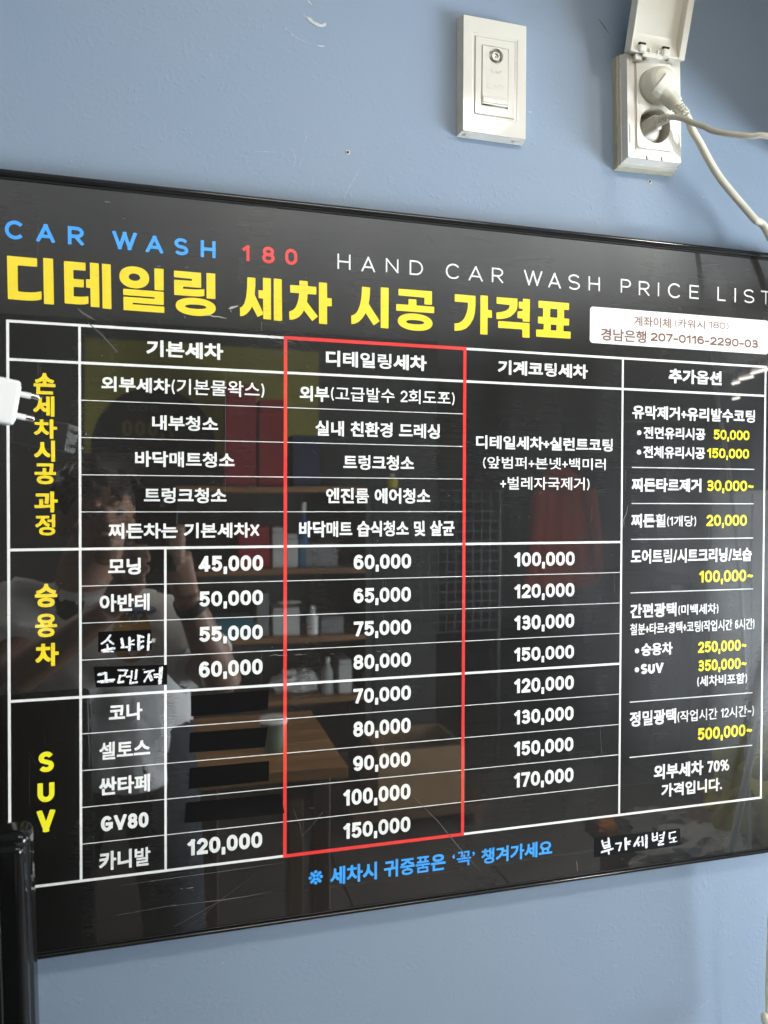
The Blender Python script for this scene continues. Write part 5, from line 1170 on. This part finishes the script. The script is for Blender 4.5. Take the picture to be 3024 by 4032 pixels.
# ================================================================== the photographer (seen only in the board)
SKIN = mat('skin', (.36, .20, .13), .45, .4, noise_amt=.06, nscale=30, bump=.1, bscale=300, bdist=.0003)
HAIR = mat('dark_hair', (.012, .009, .008), .35, .5, bump=.8, bscale=260, bdist=.002)
def shirt_mat():
    m, n, l, p = new_mat('white_shirt'); p.inputs['Roughness'].default_value = .9; p.inputs['Specular IOR Level'].default_value = .2
    tc = n.new('ShaderNodeTexCoord'); t_ = n.new('ShaderNodeTexNoise'); t_.inputs['Scale'].default_value = 14; l.new(tc.outputs['Object'], t_.inputs['Vector'])
    b_ = n.new('ShaderNodeBump'); b_.inputs['Strength'].default_value = .6; b_.inputs['Distance'].default_value = .012; l.new(t_.outputs['Fac'], b_.inputs['Height']); l.new(b_.outputs[0], p.inputs['Normal'])
    p.inputs['Base Color'].default_value = (.80, .78, .74, 1); return m
SHIRT = shirt_mat(); TROU = mat('dark_trousers', (.03, .035, .045), .85, .2, bump=.3, bscale=30, bdist=.006)
PRN1, PRN2, PRN3 = plain('print_blue', (.16, .24, .42), .9), plain('print_orange', (.55, .30, .06), .9), plain('print_dark', (.05, .05, .06), .9)
def P3(u, v, Y): return Vector(M(u, v, Y))
def remesh(bm, vox, nm, m, parent, it=5, fac=.6):
    bmesh.ops.recalc_face_normals(bm, faces=bm.faces[:]); me = bpy.data.meshes.new('tmp'); bm.to_mesh(me); bm.free()
    o = bpy.data.objects.new('tmp', me); COL.objects.link(o); r_ = o.modifiers.new('r', 'REMESH'); r_.mode = 'VOXEL'; r_.voxel_size = vox
    s_ = o.modifiers.new('s', 'SMOOTH'); s_.iterations = it; s_.factor = fac
    dg = bpy.context.evaluated_depsgraph_get(); dg.update(); me2 = bpy.data.meshes.new_from_object(o.evaluated_get(dg), depsgraph=dg); bpy.data.objects.remove(o); bpy.data.meshes.remove(me); me2.name = nm
    for f in me2.polygons: f.use_smooth = True
    o = bpy.data.objects.new(nm, me2); COL.objects.link(o); me2.materials.clear(); me2.materials.append(m); o.parent = parent; me2.transform(Matrix.Translation(-org(parent))); return o
YBODY = -1.22
neck = P3(335, 2230, -1.17); head = P3(392, 2030, -1.08)
shL, shR = P3(45, 2400, YBODY), P3(610, 2430, YBODY + .02)
elL, wrL, paL = P3(70, 2660, -.97), P3(430, 2400, -.855), P3(520, 2270, -.80)
elR, wrR, paR = P3(880, 2690, -.98), P3(735, 2340, -.855), P3(690, 2190, -.80)
pelvis = Vector(((shL.x + shR.x) / 2 + .06, YBODY - .04, .92)); chest = (shL + shR) / 2 + Vector((.01, 0, -.08)); waist = Vector((pelvis.x - .01, YBODY - .01, 1.08))
person = thing('person', 'person in a white printed T-shirt and dark trousers holding a phone up to photograph', 'person', (pelvis.x, pelvis.y, 0))
bm = bmesh.new()
def limb(pts, rad, flat=1.0): tube_bm(bm, catmull(pts, 6), [rad[0] + 0] * 0 + list(np.interp(np.linspace(0, len(pts) - 1, (len(pts) - 1) * 6 + 1), range(len(pts)), rad)), 20, flat=flat, up=(0, 1, 0))
limb([pelvis, waist, chest, (shL + shR) / 2 + Vector((0, 0, .015))], [.155, .135, .165, .12], .68)
limb([shL, shR], [.055, .055])
limb([(shL + shR) / 2, neck, head + Vector((0, -.01, -.05))], [.075, .056, .055])
for sh, el, wr, pa in ((shL, elL, wrL, paL), (shR, elR, wrR, paR)):
    limb([sh, (sh + el) / 2, el], [.053, .048, .040]); limb([el, el.lerp(wr, .35), wr], [.041, .040, .026]); limb([wr, pa], [.026, .032], .55)
hipL, hipR = pelvis + Vector((-.09, 0, -.03)), pelvis + Vector((.09, 0, -.03))
for hp, dx in ((hipL, -.03), (hipR, .05)):
    kn = Vector((hp.x + dx, hp.y + .03, .48)); an = Vector((hp.x + dx * 1.3, hp.y - .02, .09)); limb([hp, (hp + kn) / 2, kn], [.085, .072, .056]); limb([kn, kn.lerp(an, .35), an], [.056, .055, .036]); limb([an, an + Vector((0, .03, -.045)), an + Vector((0, .15, -.055))], [.038, .036, .028])
# head: skull, jaw, nose, lips, brows, ears
HRt = (Matrix.Rotation(math.radians(-14), 3, 'Z') @ Matrix.Rotation(math.radians(-6), 3, 'Y'))
def hl(x, y, z): return head + HRt @ Vector((x, y, z))
ball_bm(bm, hl(0, -.012, .03), .088, (.88, 1.05, .98), 28, HRt); ball_bm(bm, hl(0, .018, -.03), .070, (.90, .92, 1.08), 28, HRt); ball_bm(bm, hl(0, .052, -.088), .026, (1.15, .85, .8), 16, HRt)
tube_bm(bm, [hl(0, .078, .018), hl(0, .098, -.020), hl(0, .092, -.032)], [.007, .012, .010], 12); ball_bm(bm, hl(.012, .086, -.028), .009); ball_bm(bm, hl(-.012, .086, -.028), .009)
for s_ in (-1, 1):
    tube_bm(bm, [hl(s_ * .012, .083, .026), hl(s_ * .045, .070, .028)], [.008, .006], 10); ball_bm(bm, hl(s_ * .045, .055, -.022), .020, (1, .8, .9), 14, HRt); ball_bm(bm, hl(s_ * .080, -.005, -.008), .026, (.35, .7, 1.15), 14, HRt)
tube_bm(bm, [hl(-.022, .080, -.056), hl(0, .089, -.053), hl(.022, .080, -.056)], [.004, .007, .004], 10); tube_bm(bm, [hl(-.020, .078, -.064), hl(0, .087, -.066), hl(.020, .078, -.064)], [.004, .007, .004], 10)
# hands: fingers closing round the phone from either side
ph_c = CP - CF * .0085 + np.array([0, 0, 0])
PHX, PHU, PHF = Vector(CR), Vector(CU), Vector(CF)
phc = Vector(CP) - PHF * .0088 - PHX * .024 - PHU * .056          # centre of the phone: the lens sits in its upper right corner seen from behind the board
for side, wr, pa in ((-1, wrL, paL), (1, wrR, paR)):
    for k in range(4):
        e0 = phc + PHX * side * .046 + PHU * (-.030 - .019 * k + (.030 if side > 0 else 0)) - PHF * .012
        e1 = e0 + PHF * .024 - PHX * side * .004; e2 = e1 + PHF * .004 - PHX * side * (.020 + (.004, .008, .006, -.002)[k])
        kn = pa.lerp(e0, .45) + PHX * side * .006
        tube_bm(bm, catmull([pa + PHU * (.018 - .012 * k), kn, e0, e1, e2], 4), list(np.linspace(.0105, .0072, 17)), 12)
    tube_bm(bm, catmull([pa + PHU * .01, phc + PHX * side * .044 - PHU * .02 - PHF * .016, phc + PHX * side * .020 + PHU * .004 - PHF * .0135], 5), list(np.linspace(.0125, .0088, 11)), 12)
remesh(bm, .0042, 'body', SKIN, person, 4, .5)
# shirt
bm = bmesh.new()
limb([pelvis + Vector((0, 0, -.15)), pelvis + Vector((0, 0, .0)), waist, chest, (shL + shR) / 2 + Vector((0, 0, .02))], [.200, .190, .176, .186, .135], .72); limb([shL, shR], [.070, .070]); limb([(shL + shR) / 2 + Vector((0, 0, .01)), neck + Vector((0, 0, -.035))], [.10, .069])
for sh, el in ((shL, elL), (shR, elR)): limb([sh, sh.lerp(el, .35), sh.lerp(el, .72)], [.072, .074, .077])
sh_ = remesh(bm, .0065, 'shirt', SHIRT, person, 6, .5)
for v in sh_.data.vertices:
    c = v.co; d_ = noise.noise(Vector((c.x * 9, c.y * 9, c.z * 5))) * .012 + noise.noise(Vector((c.x * 22 + c.z * 9, c.y * 20, c.z * 11))) * .006; v.co = c + v.normal * d_
# flat print on the chest, laid on the cloth
def chest_patch(u, v, ru, rv, m, y):
    c = P3(u, v, -.985); vs = [(0, 0)] + [(math.cos(2 * PI * k / 20), math.sin(2 * PI * k / 20)) for k in range(20)]
    s_ = .58 * .001; V_ = [Vector((c.x + a * ru * s_, y - .05 * abs(a) * 0, c.z + b * rv * s_)) for a, b in vs]
    o_ = mesh('shirt_print', V_, [(0, k + 1, (k + 1) % 20 + 1) for k in range(20)], m, person)
    sw = o_.modifiers.new('on_cloth', 'SHRINKWRAP'); sw.target = sh_; sw.wrap_method = 'PROJECT'; sw.use_project_y = True; sw.use_negative_direction = True; sw.use_positive_direction = True; sw.offset = .002
chest_patch(240, 2400, 55, 70, PRN3, -.9); chest_patch(400, 2440, 190, 22, PRN1, -.9); chest_patch(510, 2540, 75, 110, PRN2, -.9)
# trousers
bm = bmesh.new(); limb([pelvis + Vector((0, 0, .06)), pelvis + Vector((0, 0, -.06))], [.165, .165], .75)
for hp, dx in ((hipL, -.03), (hipR, .05)):
    kn = Vector((hp.x + dx, hp.y + .03, .48)); an = Vector((hp.x + dx * 1.3, hp.y - .02, .09)); limb([hp, (hp + kn) / 2, kn, an], [.105, .095, .078, .07])
remesh(bm, .008, 'trousers', TROU, person, 4, .5)
# hair: a cap of thick locks
bm = bmesh.new(); ball_bm(bm, hl(0, -.022, .048), .093, (.95, 1.03, .98), 32, HRt)
rs = random.Random(5)
for k in range(170):
    a = rs.uniform(0, 2 * PI); e_ = rs.uniform(.05, 1.5); st = Vector((math.cos(a) * math.cos(e_), math.sin(a) * math.cos(e_), math.sin(e_)))
    b0 = Vector((st.x * .080, st.y * .088 - .018, st.z * .088 + .046)); fall = Vector((st.x * .5, st.y * .5 + .25, -1)).normalized(); ln = rs.uniform(.025, .05) * (1.25 if st.y > .3 else 1)
    if st.y > .2 and e_ < .5: ln *= .7
    p_ = [hl(*b0), hl(*(b0 + st * .012 + fall * ln * .5)), hl(*(b0 + st * .010 + fall * ln))]
    tube_bm(bm, p_, [.009, .007, .0015], 6)
remesh(bm, .0035, 'hair', HAIR, person, 2, .4)
for s_ in (-1, 1):
    bm = bmesh.new(); ball_bm(bm, hl(s_ * .031, .066, .004), .0115, (1, .8, .62), 16, HRt); from_bm('eye', bm, mat('eye_dark', (.10, .08, .07), .15), person, True)
tube('wristband', [wrR.lerp(elR, .06) + Vector((0, 0, 0)), wrR.lerp(elR, .14)], .0335, DARK, person, 20)
# phone in the hands
def pbox(name, xa, xb, ya, yb, za, zb, m, parent, bev, seg=4):
    PM2 = Matrix(((PHX.x, PHF.x, PHU.x, phc.x), (PHX.y, PHF.y, PHU.y, phc.y), (PHX.z, PHF.z, PHU.z, phc.z), (0, 0, 0, 1)))
    bm = bmesh.new(); box_bm(bm, xa, xb, ya, yb, za, zb, bev, seg, PM2); bmesh.ops.recalc_face_normals(bm, faces=bm.faces[:]); return from_bm(name, bm, m, parent, True)
t = thing('phone', 'dark phone held upright by the person with both hands', 'phone', tuple(phc))
pbox('case', -.0380, .0380, -.0040, .0040, -.0770, .0770, GBLACK, t, .0038); pbox('display', -.0350, .0350, -.0046, -.0038, -.0740, .0740, emit_mat('phone_display', (.10, .12, .13), .25), t, .0003, 1)
pbox('camera_plateau', -.001, .0360, .0038, .0052, .036, .0745, GBLACK, t, .0006, 2)
for lx, lz in ((.0090, .0650), (.0090, .0460)):
    q = phc + PHX * lx + PHU * lz; tube('lens_ring', [q + PHF * .0050, q + PHF * .0066], .0065, METAL, t, 20)
q = phc + PHX * .0275 + PHU * .0665; tube('flash_window', [q + PHF * .0050, q + PHF * .0056], .003, WPLAS, t, 16)
